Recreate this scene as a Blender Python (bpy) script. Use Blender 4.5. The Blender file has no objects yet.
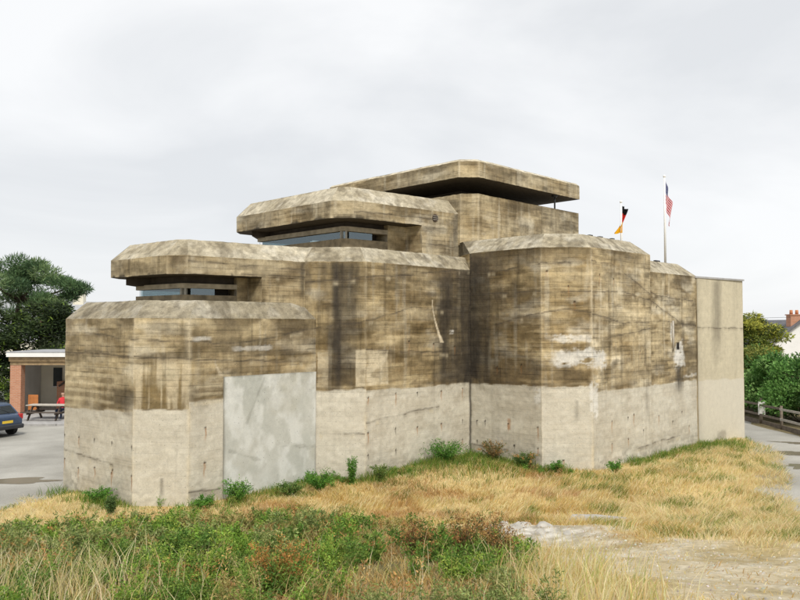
import bpy, bmesh, math, random
import numpy as np

# ------------------------------------------------------------------ camera, sky, sun, exposure
scene = bpy.context.scene
C = scene.collection
EYE = 4.8
cam_d = bpy.data.cameras.new('camera'); cam = bpy.data.objects.new('camera', cam_d); C.objects.link(cam)
cam.location = (0, 0, EYE)
cam.rotation_euler = (math.radians(90) + math.atan(26 / 763.0), 0, 0)
cam_d.sensor_width = 36; cam_d.lens = 36 * 763 / 800.0
cam_d.clip_start = 0.1; cam_d.clip_end = 3000
scene.camera = cam

SUN_EL, SUN_AZ = math.radians(50), math.radians(166)      # azimuth measured from +Y towards +X
world = bpy.data.worlds.new('World'); scene.world = world; world.use_nodes = True
wt = world.node_tree; wt.nodes.clear()
w_out = wt.nodes.new('ShaderNodeOutputWorld'); w_bg = wt.nodes.new('ShaderNodeBackground')
w_sky = wt.nodes.new('ShaderNodeTexSky'); w_sky.sky_type = 'NISHITA'; w_sky.sun_disc = False
w_sky.sun_elevation = SUN_EL; w_sky.sun_rotation = SUN_AZ
w_tc = wt.nodes.new('ShaderNodeTexCoord'); w_map = wt.nodes.new('ShaderNodeMapping')
w_map.inputs['Scale'].default_value = (1.0, 1.0, 2.2); w_map.inputs['Location'].default_value = (3.1, 0.4, 0.2)
w_no = wt.nodes.new('ShaderNodeTexNoise'); w_no.inputs['Scale'].default_value = 2.0; w_no.inputs['Detail'].default_value = 7
w_no.inputs['Roughness'].default_value = 0.52; w_no.inputs['Distortion'].default_value = 0.5
w_cr = wt.nodes.new('ShaderNodeValToRGB')
w_cr.color_ramp.elements[0].position = 0.36; w_cr.color_ramp.elements[0].color = (3.72, 3.81, 3.92, 1)
w_cr.color_ramp.elements[1].position = 0.62; w_cr.color_ramp.elements[1].color = (4.60, 4.64, 4.68, 1)
w_mx = wt.nodes.new('ShaderNodeMixRGB'); w_mx.inputs[0].default_value = 0.97
wt.links.new(w_tc.outputs['Generated'], w_map.inputs['Vector']); wt.links.new(w_map.outputs[0], w_no.inputs['Vector'])
wt.links.new(w_no.outputs['Fac'], w_cr.inputs[0]); wt.links.new(w_sky.outputs[0], w_mx.inputs[1]); wt.links.new(w_cr.outputs[0], w_mx.inputs[2])
wt.links.new(w_mx.outputs[0], w_bg.inputs[0]); w_bg.inputs[1].default_value = 0.1
wt.links.new(w_bg.outputs[0], w_out.inputs[0])

sun_d = bpy.data.lights.new('sun', 'SUN'); sun = bpy.data.objects.new('sun', sun_d); C.objects.link(sun)
sun_d.energy = 1.5; sun_d.angle = math.radians(14); sun_d.color = (1.0, 0.94, 0.84)
sun.rotation_euler = (math.pi / 2 - SUN_EL, 0, math.pi - SUN_AZ)
sun.location = (20, -20, 40)

scene.view_settings.view_transform = 'Standard'; scene.view_settings.look = 'None'
scene.view_settings.exposure = 1.08; scene.view_settings.gamma = 1; scene.view_settings.use_curve_mapping = False

# ------------------------------------------------------------------ helpers
rng = np.random.default_rng(11); random.seed(5)

def hash3(i, j, k, s=0):
    h = (i.astype(np.int64) * 374761393 + j.astype(np.int64) * 668265263 + k.astype(np.int64) * 2147483647 + s * 974634777) & 0xffffffff
    h = ((h ^ (h >> 13)) * 1274126177) & 0xffffffff
    h = ((h ^ (h >> 16)) * 2246822519) & 0xffffffff
    return ((h ^ (h >> 15)) & 0xffffff) / float(0xffffff)

def vnoise(P, s=0):
    P = np.asarray(P, float); f = np.floor(P); t = P - f; t = t * t * (3 - 2 * t)
    i, j, k = f[:, 0], f[:, 1], f[:, 2]; r = 0
    for a in (0, 1):
        for b in (0, 1):
            for c in (0, 1):
                w = (t[:, 0] if a else 1 - t[:, 0]) * (t[:, 1] if b else 1 - t[:, 1]) * (t[:, 2] if c else 1 - t[:, 2])
                r = r + w * hash3(i + a, j + b, k + c, s)
    return r

def fbm(P, o=4, s=0):
    r = 0; a = .5; n = 0; Q = np.asarray(P, float)
    for q in range(o):
        r = r + a * vnoise(Q, s + q); n += a; a *= .5; Q = Q * 2.03 + 7.1
    return r / n

def n2(u, v, s=0, o=3):
    return fbm(np.stack([u, v, np.full_like(u, s * 3.7)], 1), o, s)

def sstep(a, b, x):
    t = np.clip((x - a) / (b - a), 0, 1); return t * t * (3 - 2 * t)

def tag(o, label=None, cat=None, group=None, kind=None):
    if label: o['label'] = label
    if cat: o['category'] = cat
    if group: o['group'] = group
    if kind: o['kind'] = kind
    return o

def empty(name, loc=(0, 0, 0), rz=0):
    o = bpy.data.objects.new(name, None); C.objects.link(o); o.location = loc; o.rotation_euler = (0, 0, rz)
    o.empty_display_size = .2
    return o

def mesh_np(name, V, F, mat, parent=None, col=None, smooth=False):
    """V (n,3); F list of (m,k) int arrays; col (n,3) linear"""
    me = bpy.data.meshes.new(name); V = np.asarray(V, np.float32)
    if not isinstance(F, (list, tuple)): F = [F]
    F = [np.asarray(f, np.int32) for f in F if len(f)]
    me.vertices.add(len(V)); me.vertices.foreach_set('co', V.ravel())
    tot = sum(f.size for f in F); npoly = sum(len(f) for f in F)
    me.loops.add(tot); me.loops.foreach_set('vertex_index', np.concatenate([f.ravel() for f in F]))
    me.polygons.add(npoly)
    lt = np.concatenate([np.full(len(f), f.shape[1], np.int32) for f in F])
    ls = np.concatenate([[0], np.cumsum(lt)[:-1]]).astype(np.int32)
    me.polygons.foreach_set('loop_start', ls); me.polygons.foreach_set('loop_total', lt)
    if smooth: me.polygons.foreach_set('use_smooth', np.ones(npoly, bool))
    me.update(calc_edges=True)
    if col is not None:
        at = me.attributes.new('Col', 'FLOAT_COLOR', 'POINT')
        at.data.foreach_set('color', np.concatenate([col, np.ones((len(col), 1))], 1).astype(np.float32).ravel())
    me.materials.append(mat)
    o = bpy.data.objects.new(name, me); C.objects.link(o)
    if parent: o.parent = parent
    return o

def bm_obj(name, bm, mat, parent=None, smooth=False):
    me = bpy.data.meshes.new(name); bmesh.ops.recalc_face_normals(bm, faces=bm.faces); bm.to_mesh(me); bm.free()
    if smooth:
        for p in me.polygons: p.use_smooth = True
    for m in (mat if isinstance(mat, (list, tuple)) else [mat]): me.materials.append(m)
    o = bpy.data.objects.new(name, me); C.objects.link(o)
    if parent: o.parent = parent
    return o

def add_box(bm, x0, y0, z0, x1, y1, z1, bev=0.0):
    vs = [bm.verts.new(p) for p in ((x0, y0, z0), (x1, y0, z0), (x1, y1, z0), (x0, y1, z0), (x0, y0, z1), (x1, y0, z1), (x1, y1, z1), (x0, y1, z1))]
    fs = [bm.faces.new([vs[i] for i in q]) for q in ((3, 2, 1, 0), (4, 5, 6, 7), (0, 1, 5, 4), (1, 2, 6, 5), (2, 3, 7, 6), (3, 0, 4, 7))]
    if bev:
        es = set(e for f in fs for e in f.edges)
        bmesh.ops.bevel(bm, geom=list(es), offset=bev, segments=1, affect='EDGES')

def box(name, b, mat, parent=None, bev=0.0):
    bm = bmesh.new(); add_box(bm, *b, bev=bev); return bm_obj(name, bm, mat, parent)

def add_beam(bm, a, b, w, h, up=(0, 0, 1)):
    from mathutils import Vector
    a = Vector(a); b = Vector(b); d = (b - a).normalized(); s = d.cross(Vector(up)).normalized(); t = s.cross(d)
    vs = []
    for p in (a, b):
        for (i, j) in ((-1, -1), (1, -1), (1, 1), (-1, 1)): vs.append(bm.verts.new(p + s * (i * w / 2) + t * (j * h / 2)))
    for q in ((0, 1, 2, 3), (7, 6, 5, 4), (0, 4, 5, 1), (1, 5, 6, 2), (2, 6, 7, 3), (3, 7, 4, 0)): bm.faces.new([vs[i] for i in q])

def beam(name, a, b, w, h, mat, parent=None, up=(0, 0, 1)):
    bm = bmesh.new(); add_beam(bm, a, b, w, h, up); return bm_obj(name, bm, mat, parent)

def tube(name, pts, rads, mat, parent=None, seg=8, cap=True):
    """tapered tube along pts"""
    from mathutils import Vector
    V = []; F = []
    pts = [Vector(p) for p in pts]
    for i, p in enumerate(pts):
        d = (pts[min(i + 1, len(pts) - 1)] - pts[max(i - 1, 0)]).normalized()
        s = d.cross(Vector((0.31, .95, .05))).normalized(); t = s.cross(d)
        for k in range(seg):
            a = 2 * math.pi * k / seg; V.append(p + (s * math.cos(a) + t * math.sin(a)) * rads[i])
    for i in range(len(pts) - 1):
        for k in range(seg):
            k2 = (k + 1) % seg; F.append((i * seg + k, i * seg + k2, (i + 1) * seg + k2, (i + 1) * seg + k))
    bm = bmesh.new(); vs = [bm.verts.new(v) for v in V]
    for f in F: bm.faces.new([vs[i] for i in f])
    if cap: bm.faces.new(vs[:seg][::-1]); bm.faces.new(vs[-seg:])
    return bm_obj(name, bm, mat, parent, smooth=True)

def prism_bm(poly, z0, z1, bm=None):
    bm = bm or bmesh.new(); n = len(poly)
    a = [bm.verts.new((p[0], p[1], z0)) for p in poly]; b = [bm.verts.new((p[0], p[1], z1)) for p in poly]
    bm.faces.new(a[::-1]); bm.faces.new(b)
    for i in range(n): bm.faces.new((a[i], a[(i + 1) % n], b[(i + 1) % n], b[i]))
    return bm

# ------------------------------------------------------------------ materials
def new_mat(name):
    m = bpy.data.materials.new(name); m.use_nodes = True
    return m, m.node_tree, m.node_tree.nodes['Principled BSDF']

def simple(name, col, rough=.7, metal=0, var=.12, scale=6, bump=0.0, spec=.4):
    m, t, b = new_mat(name)
    tc = t.nodes.new('ShaderNodeTexCoord'); no = t.nodes.new('ShaderNodeTexNoise'); no.inputs['Scale'].default_value = scale; no.inputs['Detail'].default_value = 5
    cr = t.nodes.new('ShaderNodeValToRGB'); c = np.array(col)
    cr.color_ramp.elements[0].position = .3; cr.color_ramp.elements[1].position = .7
    cr.color_ramp.elements[0].color = (*(c * (1 - var)), 1); cr.color_ramp.elements[1].color = (*np.minimum(c * (1 + var), 1), 1)
    t.links.new(tc.outputs['Object'], no.inputs['Vector']); t.links.new(no.outputs['Fac'], cr.inputs[0]); t.links.new(cr.outputs[0], b.inputs['Base Color'])
    b.inputs['Roughness'].default_value = rough; b.inputs['Metallic'].default_value = metal; b.inputs['Specular IOR Level'].default_value = spec
    if bump:
        bp = t.nodes.new('ShaderNodeBump'); bp.inputs['Strength'].default_value = bump; bp.inputs['Distance'].default_value = .02
        t.links.new(no.outputs['Fac'], bp.inputs['Height']); t.links.new(bp.outputs[0], b.inputs['Normal'])
    return m

def concrete_mat(name, grain=.2, bump=.5, boards=1.0):
    """painted weathering (Col) x crisp board-form marks x broken grain"""
    m, t, b = new_mat(name); N = t.nodes; L = t.links
    def node(tp, **kw):
        q = N.new(tp)
        for k, v in kw.items(): setattr(q, k, v)
        return q
    def math_(op, a, b_=None, c=None):
        q = node('ShaderNodeMath', operation=op)
        for i, v in enumerate((a, b_, c)):
            if v is None: continue
            if isinstance(v, (int, float)): q.inputs[i].default_value = v
            else: L.new(v, q.inputs[i])
        return q.outputs[0]
    def remap(v, a, b_, c, d):
        q = node('ShaderNodeMapRange')
        for k, x in zip(('From Min', 'From Max', 'To Min', 'To Max'), (a, b_, c, d)): q.inputs[k].default_value = x
        L.new(v, q.inputs['Value']); return q.outputs[0]
    def noise(scale, detail=6, rough=.6, vec=None):
        q = node('ShaderNodeTexNoise'); q.inputs['Scale'].default_value = scale; q.inputs['Detail'].default_value = detail; q.inputs['Roughness'].default_value = rough
        L.new(vec or tc.outputs['Object'], q.inputs['Vector']); return q.outputs['Fac']
    def mapped(sx, sy, sz):
        q = node('ShaderNodeMapping'); q.inputs['Scale'].default_value = (sx, sy, sz); L.new(tc.outputs['Object'], q.inputs['Vector']); return q.outputs[0]
    at = node('ShaderNodeAttribute', attribute_name='Col'); tc = node('ShaderNodeTexCoord')
    sp = node('ShaderNodeSeparateXYZ'); L.new(tc.outputs['Object'], sp.inputs[0])
    wob = noise(.8, 2, .5); zz = math_('MULTIPLY_ADD', wob, .05, sp.outputs['Z']); zb = math_('DIVIDE', zz, .147)
    fr = math_('FRACT', zb); idx = math_('FLOOR', zb)
    # board tone: each board run has its own value, in lengths of some two metres
    al = math_('ADD', sp.outputs['X'], sp.outputs['Y']); wn0 = node('ShaderNodeTexWhiteNoise', noise_dimensions='1D'); L.new(idx, wn0.inputs['W'])
    seg = math_('FLOOR', math_('MULTIPLY_ADD', al, .45, wn0.outputs['Value']))
    wn = node('ShaderNodeTexWhiteNoise', noise_dimensions='2D'); cb = node('ShaderNodeCombineXYZ'); L.new(idx, cb.inputs['X']); L.new(seg, cb.inputs['Y']); L.new(cb.outputs[0], wn.inputs['Vector'])
    zk = remap(sp.outputs['Z'], 2.55, 2.85, .30, 1.0)      # the lower lift was cast in smoother forms
    tone = math_('MULTIPLY_ADD', math_('SUBTRACT', wn.outputs['Value'], .5), math_('MULTIPLY', zk, .17 * boards), 1.0)
    # dark joint lines, broken up
    edge = math_('MINIMUM', fr, math_('SUBTRACT', 1.0, fr)); line = remap(edge, .03, .10, 1, 0)
    brk = remap(noise(1.0, 5, .65, mapped(1.3, 1.3, 5)), .44, .60, 0, 1); lm = math_('MULTIPLY', line, brk)
    ltone = math_('SUBTRACT', 1.0, math_('MULTIPLY', math_('MULTIPLY', lm, zk), .42 * boards))
    g1 = math_('MULTIPLY_ADD', math_('SUBTRACT', remap(noise(5, 9, .72), .32, .68, 1 - grain * 1.2, 1 + grain), 1.0), remap(sp.outputs['Z'], 2.55, 2.85, .5, 1.0), 1.0)
    g2 = remap(noise(38, 4, .7), .3, .7, 1 - grain * .7, 1 + grain * .6)
    dr = math_('SUBTRACT', 1.0, math_('MULTIPLY', remap(noise(1.0, 5, .7, mapped(7, 7, .5)), .54, .72, 0, .34 * boards), zk))      # thin vertical runs
    vo = node('ShaderNodeTexVoronoi'); vo.inputs['Scale'].default_value = 7; L.new(tc.outputs['Object'], vo.inputs['Vector'])
    pit = remap(vo.outputs['Distance'], .05, .11, .5, 1)
    f = tone
    for q in (ltone, g1, g2, dr, pit): f = math_('MULTIPLY', f, q)
    vm = node('ShaderNodeVectorMath', operation='SCALE'); L.new(at.outputs['Color'], vm.inputs[0]); L.new(f, vm.inputs['Scale'])
    L.new(vm.outputs[0], b.inputs['Base Color'])
    h = math_('ADD', math_('MULTIPLY', g1, .5), math_('MULTIPLY', ltone, .5))
    bp = node('ShaderNodeBump'); bp.inputs['Strength'].default_value = bump; bp.inputs['Distance'].default_value = .015
    L.new(h, bp.inputs['Height']); L.new(bp.outputs[0], b.inputs['Normal'])
    b.inputs['Roughness'].default_value = .93; b.inputs['Specular IOR Level'].default_value = .2
    return m

def foliage_mat(name, trans=.3):
    m, t, b = new_mat(name); N = t.nodes; L = t.links
    at = N.new('ShaderNodeAttribute'); at.attribute_name = 'Col'
    b.inputs['Roughness'].default_value = .65; b.inputs['Specular IOR Level'].default_value = .25
    L.new(at.outputs['Color'], b.inputs['Base Color'])
    tr = N.new('ShaderNodeBsdfTranslucent'); L.new(at.outputs['Color'], tr.inputs['Color'])
    mx = N.new('ShaderNodeMixShader'); mx.inputs[0].default_value = trans
    L.new(b.outputs[0], mx.inputs[1]); L.new(tr.outputs[0], mx.inputs[2]); L.new(mx.outputs[0], N['Material Output'].inputs['Surface'])
    return m

M = {}
M['concrete'] = concrete_mat('weathered_concrete')
M['roof_concrete'] = concrete_mat('roof_concrete', .30, .9, .25)
M['render_patch'] = concrete_mat('patch_render', .12, .3, .0)
M['smooth_concrete'] = concrete_mat('smooth_concrete', .10, .2, .12)
M['leaf'] = foliage_mat('leaf', .2); M['grass'] = foliage_mat('grass_blade', .48)
M['dark'] = simple('dark_interior', (.02, .019, .018), .9)
M['soffit'] = simple('painted_shade_concrete', (.06, .05, .04), .95, var=.3, scale=3)  # near-black colour puts the shade of recesses and gaps into the concrete
M['bark'] = simple('bark', (.09, .065, .045), .95, var=.4, scale=9, bump=.6)
M['stem'] = simple('stem', (.13, .10, .05), .9, var=.3)
M['white_paint'] = simple('white_paint', (.78, .78, .76), .6, var=.05, scale=2)
M['cream_wall'] = simple('cream_render', (.72, .68, .56), .85, var=.06, scale=1.5)
M['white_wall'] = simple('white_render', (.76, .76, .75), .85, var=.05, scale=1.2)
M['grey_wall'] = simple('grey_render', (.45, .44, .42), .85, var=.1, scale=1.5)
M['wood_beam'] = simple('weathered_wood', (.33, .235, .13), .85, var=.3, scale=5)
M['dark_wood'] = simple('dark_wood', (.075, .058, .045), .8, var=.3, scale=8)
M['fence_wood'] = simple('fence_wood', (.17, .14, .11), .9, var=.3, scale=8)
M['grey_wood'] = simple('pale_wood', (.42, .39, .34), .9, var=.2, scale=8)
M['metal_white'] = simple('white_pole', (.80, .80, .78), .35, var=.03)
M['metal_grey'] = simple('grey_metal', (.28, .28, .29), .45, .6, var=.1)
M['black_metal'] = simple('black_fitting', (.03, .032, .035), .5, .2, var=.2)
M['slate'] = simple('pale_slate', (.34, .35, .37), .7, var=.15, scale=4)
M['slate_dark'] = simple('dark_slate', (.12, .12, .13), .7, var=.2, scale=4)
M['terracotta'] = simple('terracotta', (.45, .19, .09), .8, var=.15)
M['car_paint'] = simple('car_paint', (.055, .085, .15), .25, .3, var=.06, spec=.6)
M['tyre'] = simple('tyre', (.018, .018, .019), .8)
M['rim'] = simple('rim', (.4, .41, .43), .35, .8)
M['car_glass'] = simple('car_glass', (.035, .045, .05), .06, var=.05, spec=.8)
M['tail_red'] = simple('tail_lamp', (.42, .02, .02), .2, spec=.6)
M['plate'] = simple('plate_yellow', (.72, .50, .05), .5)
M['bumper'] = simple('bumper', (.03, .033, .04), .5)
M['red_cloth'] = simple('red_cloth', (.55, .035, .045), .9, var=.2)
M['denim'] = simple('denim', (.05, .07, .13), .9, var=.2)
M['skin'] = simple('skin', (.52, .32, .23), .6, var=.06)
M['hair'] = simple('hair', (.05, .03, .02), .7)
M['orange_panel'] = simple('orange_panel', (.50, .19, .06), .7, var=.2)
M['poster'] = simple('pale_board', (.62, .60, .54), .7, var=.22, scale=2.5)
M['grating'] = simple('vent_iron', (.05, .03, .022), .8, var=.4)
M['rust_metal'] = simple('frame_grey', (.30, .29, .25), .7, var=.2)
M['stone'] = simple('pale_stone', (.40, .38, .34), .9, var=.25, scale=5, bump=.6)
M['slab_stone'] = simple('grey_slab', (.36, .355, .35), .9, var=.18, scale=4, bump=.4)

def brick_mat():
    m, t, b = new_mat('brick'); N = t.nodes; L = t.links
    tc = N.new('ShaderNodeTexCoord'); sp = N.new('ShaderNodeSeparateXYZ'); cb = N.new('ShaderNodeCombineXYZ'); ad = N.new('ShaderNodeMath')
    L.new(tc.outputs['Object'], sp.inputs[0]); L.new(sp.outputs['X'], ad.inputs[0]); L.new(sp.outputs['Y'], ad.inputs[1])
    L.new(ad.outputs[0], cb.inputs['X']); L.new(sp.outputs['Z'], cb.inputs['Y'])
    br = N.new('ShaderNodeTexBrick'); br.inputs['Scale'].default_value = 1; br.inputs['Brick Width'].default_value = .22; br.inputs['Row Height'].default_value = .072
    br.inputs['Mortar Size'].default_value = .006; br.inputs['Color1'].default_value = (.42, .17, .085, 1); br.inputs['Color2'].default_value = (.50, .23, .13, 1); br.inputs['Mortar'].default_value = (.42, .38, .32, 1)
    L.new(cb.outputs[0], br.inputs['Vector']); L.new(br.outputs['Color'], b.inputs['Base Color']); b.inputs['Roughness'].default_value = .9
    return m
M['brick'] = brick_mat()

def asphalt_mat():
    m, t, b = new_mat('asphalt'); N = t.nodes; L = t.links
    tc = N.new('ShaderNodeTexCoord')
    n1 = N.new('ShaderNodeTexNoise'); n1.inputs['Scale'].default_value = .35; n1.inputs['Detail'].default_value = 6; n1.inputs['Roughness'].default_value = .6
    n2_ = N.new('ShaderNodeTexNoise'); n2_.inputs['Scale'].default_value = 25; n2_.inputs['Detail'].default_value = 5; n2_.inputs['Roughness'].default_value = .8
    for q in (n1, n2_): L.new(tc.outputs['Object'], q.inputs['Vector'])
    c1 = N.new('ShaderNodeValToRGB'); c1.color_ramp.elements[0].position = .33; c1.color_ramp.elements[1].position = .66
    c1.color_ramp.elements[0].color = (.27, .262, .235, 1); c1.color_ramp.elements[1].color = (.42, .41, .375, 1)
    mr = N.new('ShaderNodeMapRange'); mr.inputs['From Min'].default_value = .3; mr.inputs['From Max'].default_value = .7; mr.inputs['To Min'].default_value = .72; mr.inputs['To Max'].default_value = 1.2
    L.new(n1.outputs['Fac'], c1.inputs[0]); L.new(n2_.outputs['Fac'], mr.inputs['Value'])
    vm = N.new('ShaderNodeVectorMath'); vm.operation = 'SCALE'; L.new(c1.outputs[0], vm.inputs[0]); L.new(mr.outputs[0], vm.inputs['Scale'])
    L.new(vm.outputs[0], b.inputs['Base Color']); b.inputs['Roughness'].default_value = .85; b.inputs['Specular IOR Level'].default_value = .3
    bp = N.new('ShaderNodeBump'); bp.inputs['Strength'].default_value = .4; bp.inputs['Distance'].default_value = .01
    L.new(n2_.outputs['Fac'], bp.inputs['Height']); L.new(bp.outputs[0], b.inputs['Normal'])
    return m
M['asphalt'] = asphalt_mat()

def soil_mat():
    m, t, b = new_mat('soil'); N = t.nodes; L = t.links
    at = N.new('ShaderNodeAttribute'); at.attribute_name = 'Col'; tc = N.new('ShaderNodeTexCoord')
    n1 = N.new('ShaderNodeTexNoise'); n1.inputs['Scale'].default_value = 9; n1.inputs['Detail'].default_value = 10; n1.inputs['Roughness'].default_value = .75
    L.new(tc.outputs['Object'], n1.inputs['Vector'])
    mr = N.new('ShaderNodeMapRange'); mr.inputs['From Min'].default_value = .3; mr.inputs['From Max'].default_value = .7; mr.inputs['To Min'].default_value = .6; mr.inputs['To Max'].default_value = 1.3
    L.new(n1.outputs['Fac'], mr.inputs['Value'])
    vm = N.new('ShaderNodeVectorMath'); vm.operation = 'SCALE'; L.new(at.outputs['Color'], vm.inputs[0]); L.new(mr.outputs[0], vm.inputs['Scale'])
    L.new(vm.outputs[0], b.inputs['Base Color']); b.inputs['Roughness'].default_value = .95; b.inputs['Specular IOR Level'].default_value = .15
    bp = N.new('ShaderNodeBump'); bp.inputs['Strength'].default_value = .8; bp.inputs['Distance'].default_value = .04
    L.new(n1.outputs['Fac'], bp.inputs['Height']); L.new(bp.outputs[0], b.inputs['Normal'])
    return m
M['soil'] = soil_mat()

def glass_mat():
    m, t, b = new_mat('slit_glass'); N = t.nodes; L = t.links
    gl = N.new('ShaderNodeBsdfGlossy'); gl.inputs['Roughness'].default_value = .03; gl.inputs['Color'].default_value = (.75, .85, .9, 1)
    tr = N.new('ShaderNodeBsdfTransparent'); tr.inputs['Color'].default_value = (.55, .63, .64, 1)
    mx = N.new('ShaderNodeMixShader'); mx.inputs[0].default_value = .16
    L.new(tr.outputs[0], mx.inputs[1]); L.new(gl.outputs[0], mx.inputs[2]); L.new(mx.outputs[0], N['Material Output'].inputs['Surface'])
    return m
M['glass'] = glass_mat()

def puddle_mat():
    m, t, b = new_mat('puddle_water')
    b.inputs['Base Color'].default_value = (.22, .19, .14, 1); b.inputs['Roughness'].default_value = .14; b.inputs['IOR'].default_value = 1.33
    return m
M['puddle'] = puddle_mat()

# ------------------------------------------------------------------ ground, mound, puddles
def pgrid(x0, x1, y0, y1, cell):
    xs = np.linspace(x0, x1, int((x1 - x0) / cell) + 1); ys = np.linspace(y0, y1, int((y1 - y0) / cell) + 1)
    X, Y = np.meshgrid(xs, ys); nx, ny = len(xs), len(ys)
    i = np.arange(nx * ny).reshape(ny, nx)
    F = np.stack([i[:-1, :-1].ravel(), i[:-1, 1:].ravel(), i[1:, 1:].ravel(), i[1:, :-1].ravel()], 1)
    return X.ravel(), Y.ravel(), F

bm = bmesh.new(); s = 900
vs = [bm.verts.new(p) for p in ((-s, -s, 0), (s, -s, 0), (s, s, 0), (-s, s, 0))]; bm.faces.new(vs)
tag(bm_obj('ground', bm, M['asphalt']), 'pale worn asphalt of the car park and lane', kind='structure')

MOUND = np.array([(-9.6, 23.2), (-8, 27), (2, 34), (12, 36), (14.9, 32.6), (14.4, 30.2), (13.6, 27.6), (12.5, 25), (10.9, 21.8), (10.6, 19), (12, 16.5), (18, 13), (34, 2), (34, -24), (-44, -24), (-44, 3), (-20, 15.5), (-10.9, 20.3)])

def inside(P, poly):
    r = np.zeros(len(P), bool); x, y = P[:, 0], P[:, 1]; n = len(poly)
    for i in range(n):
        x0, y0 = poly[i]; x1, y1 = poly[(i + 1) % n]
        c = ((y0 > y) != (y1 > y)) & (x < (x1 - x0) * (y - y0) / (y1 - y0 + 1e-12) + x0); r ^= c
    return r

def sdist(P, poly):
    d = np.full(len(P), 1e9); n = len(poly)
    for i in range(n):
        a = np.array(poly[i]); b = np.array(poly[(i + 1) % n]); e = b - a
        t = np.clip(((P - a) @ e) / (e @ e), 0, 1); q = P - a - t[:, None] * e
        d = np.minimum(d, np.hypot(q[:, 0], q[:, 1]))
    return np.where(inside(P, poly), d, -d)

def mound_z(X, Y):
    X = np.asarray(X, float); Y = np.asarray(Y, float); P = np.stack([X, Y], 1)
    d = sdist(P, MOUND) + (fbm(np.stack([X * .9, Y * .9, X * 0], 1), 2, 3) - .5) * 1.0
    s_ = np.maximum(19. - Y, 0)
    b = .075 + .16 * s_ * np.minimum(1, s_ / 2.)
    b = np.minimum(b, 3.1)
    b += (fbm(np.stack([X * .35, Y * .35, X * 0], 1), 3, 9) - .5) * .35 * sstep(0, 4, s_) + (fbm(np.stack([X * 1.6, Y * 1.6, X * 0], 1), 3, 5) - .5) * .07
    b += .26 * np.exp(-((X - 1.8) ** 2 + (Y - 25.3) ** 2) / 9)
    return -.08 + sstep(-.1, 1.3, d) * (b + .08)

GRAVEL = np.array([(1.9, 15.2), (2.3, 17.0), (3.6, 17.1), (5.0, 14.6), (7.0, 13.2), (12.5, 13.6), (14, 12), (12, 6), (6, 4), (3.3, 7), (2.9, 9.5), (2.6, 11), (2.4, 13)])
THICKET = np.array([(-9.6, 15.6), (-7.4, 16.2), (-5.2, 17.0), (-3.2, 18.0), (-1.4, 16.8), (-.2, 14.6), (1.4, 13.6), (2.0, 12.2), (1.6, 10), (1.35, 7), (-7.5, 7), (-10.5, 11)])

X, Y, F = pgrid(-30, 24, -6, 35, .16)
Z = mound_z(X, Y); P2 = np.stack([X, Y], 1)
nz = fbm(np.stack([X * 1.1, Y * 1.1, X * 0], 1), 4, 21); nf = fbm(np.stack([X * 4.5, Y * 4.5, X * 0], 1), 3, 33)
gr = sstep(-1.6, .8, sdist(P2, GRAVEL) + (nz - .5) * 3.4)
th = sstep(-.4, .4, sdist(P2, THICKET))
straw = np.array([.56, .43, .20]); dirt = np.array([.50, .425, .285]); pale = np.array([.62, .57, .46]); dark = np.array([.15, .13, .06])
col = straw * (.75 + .5 * nf[:, None]) * np.array([1, 1, 1])
col = col * (1 - th[:, None]) + dark * th[:, None]
rocky = np.exp(-((X - 2.9) ** 2 / 1.6 + (Y - 15.9) ** 2 / 1.3)) 
grc = dirt + (pale - dirt) * sstep(.5, .75, nf)[:, None] * .7 - .12 * sstep(.55, .4, nz)[:, None]
grc = grc * (1 - .75 * rocky[:, None]) + (np.array([.30, .285, .25]) + .45 * sstep(.52, .6, fbm(np.stack([X * 6, Y * 6, X * 0], 1), 3, 37))[:, None]) * .75 * rocky[:, None]
col = col * (1 - gr[:, None]) + grc * gr[:, None]
tag(mesh_np('grass_mound', np.stack([X, Y, Z], 1), F, M['soil'], col=col, smooth=True), 'rising mound of dry soil, straw and gravel in front of the bunker', kind='structure')

def puddle(cx, cy, rx, ry, rot, seed):
    n = 72; a = np.linspace(0, 2 * math.pi, n, endpoint=False); r = 1 + (n2(np.cos(a) * 2.2 + seed, np.sin(a) * 2.2, seed, 4) - .5) * 2.0
    x = np.cos(a) * rx * r; y = np.sin(a) * ry * r
    V = np.stack([cx + x * math.cos(rot) - y * math.sin(rot), cy + x * math.sin(rot) + y * math.cos(rot), np.full(n, .006)], 1)
    o = mesh_np('puddle', V, [np.arange(n)[None, :]], M['puddle']); return tag(o, kind='structure')
puddle(-12.6, 23.8, 2.0, .42, .10, 3); puddle(14.9, 29.0, .85, .42, -.3, 5); puddle(16.6, 31.2, 1.3, .42, -.5, 8); puddle(14.3, 26.4, .9, .62, .2, 12)

# raised pavement in front of the shelter with a kerb edge
pav = box('pavement', (-40, 37.0, -.05, -9.5, 52, .09), M['slab_stone']); tag(pav, 'pale concrete pavement under the brick shelter', kind='structure')
for k in range(14):
    kb = box('kerb_stone', (-38.5 + k * 2.0, 36.82, -.05, -36.53 + k * 2.0, 36.995, .11), M['slab_stone'], pav, .012)
# verge strip along the fence on the right
X, Y, F = pgrid(16.9, 40, 22, 60, .5)
Z = -.05 + .16 * sstep(16.95, 18.2, X + (fbm(np.stack([X * .8, Y * .8, X * 0], 1), 2, 4) - .5) * .8)
c = np.tile(np.array([.22, .18, .10]), (len(X), 1)) * (.7 + .6 * fbm(np.stack([X, Y, X * 0], 1), 3, 6))[:, None]
tag(mesh_np('verge', np.stack([X, Y, Z], 1), F, M['soil'], col=c, smooth=True), 'brown earth verge under the hedge', kind='structure')

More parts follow.
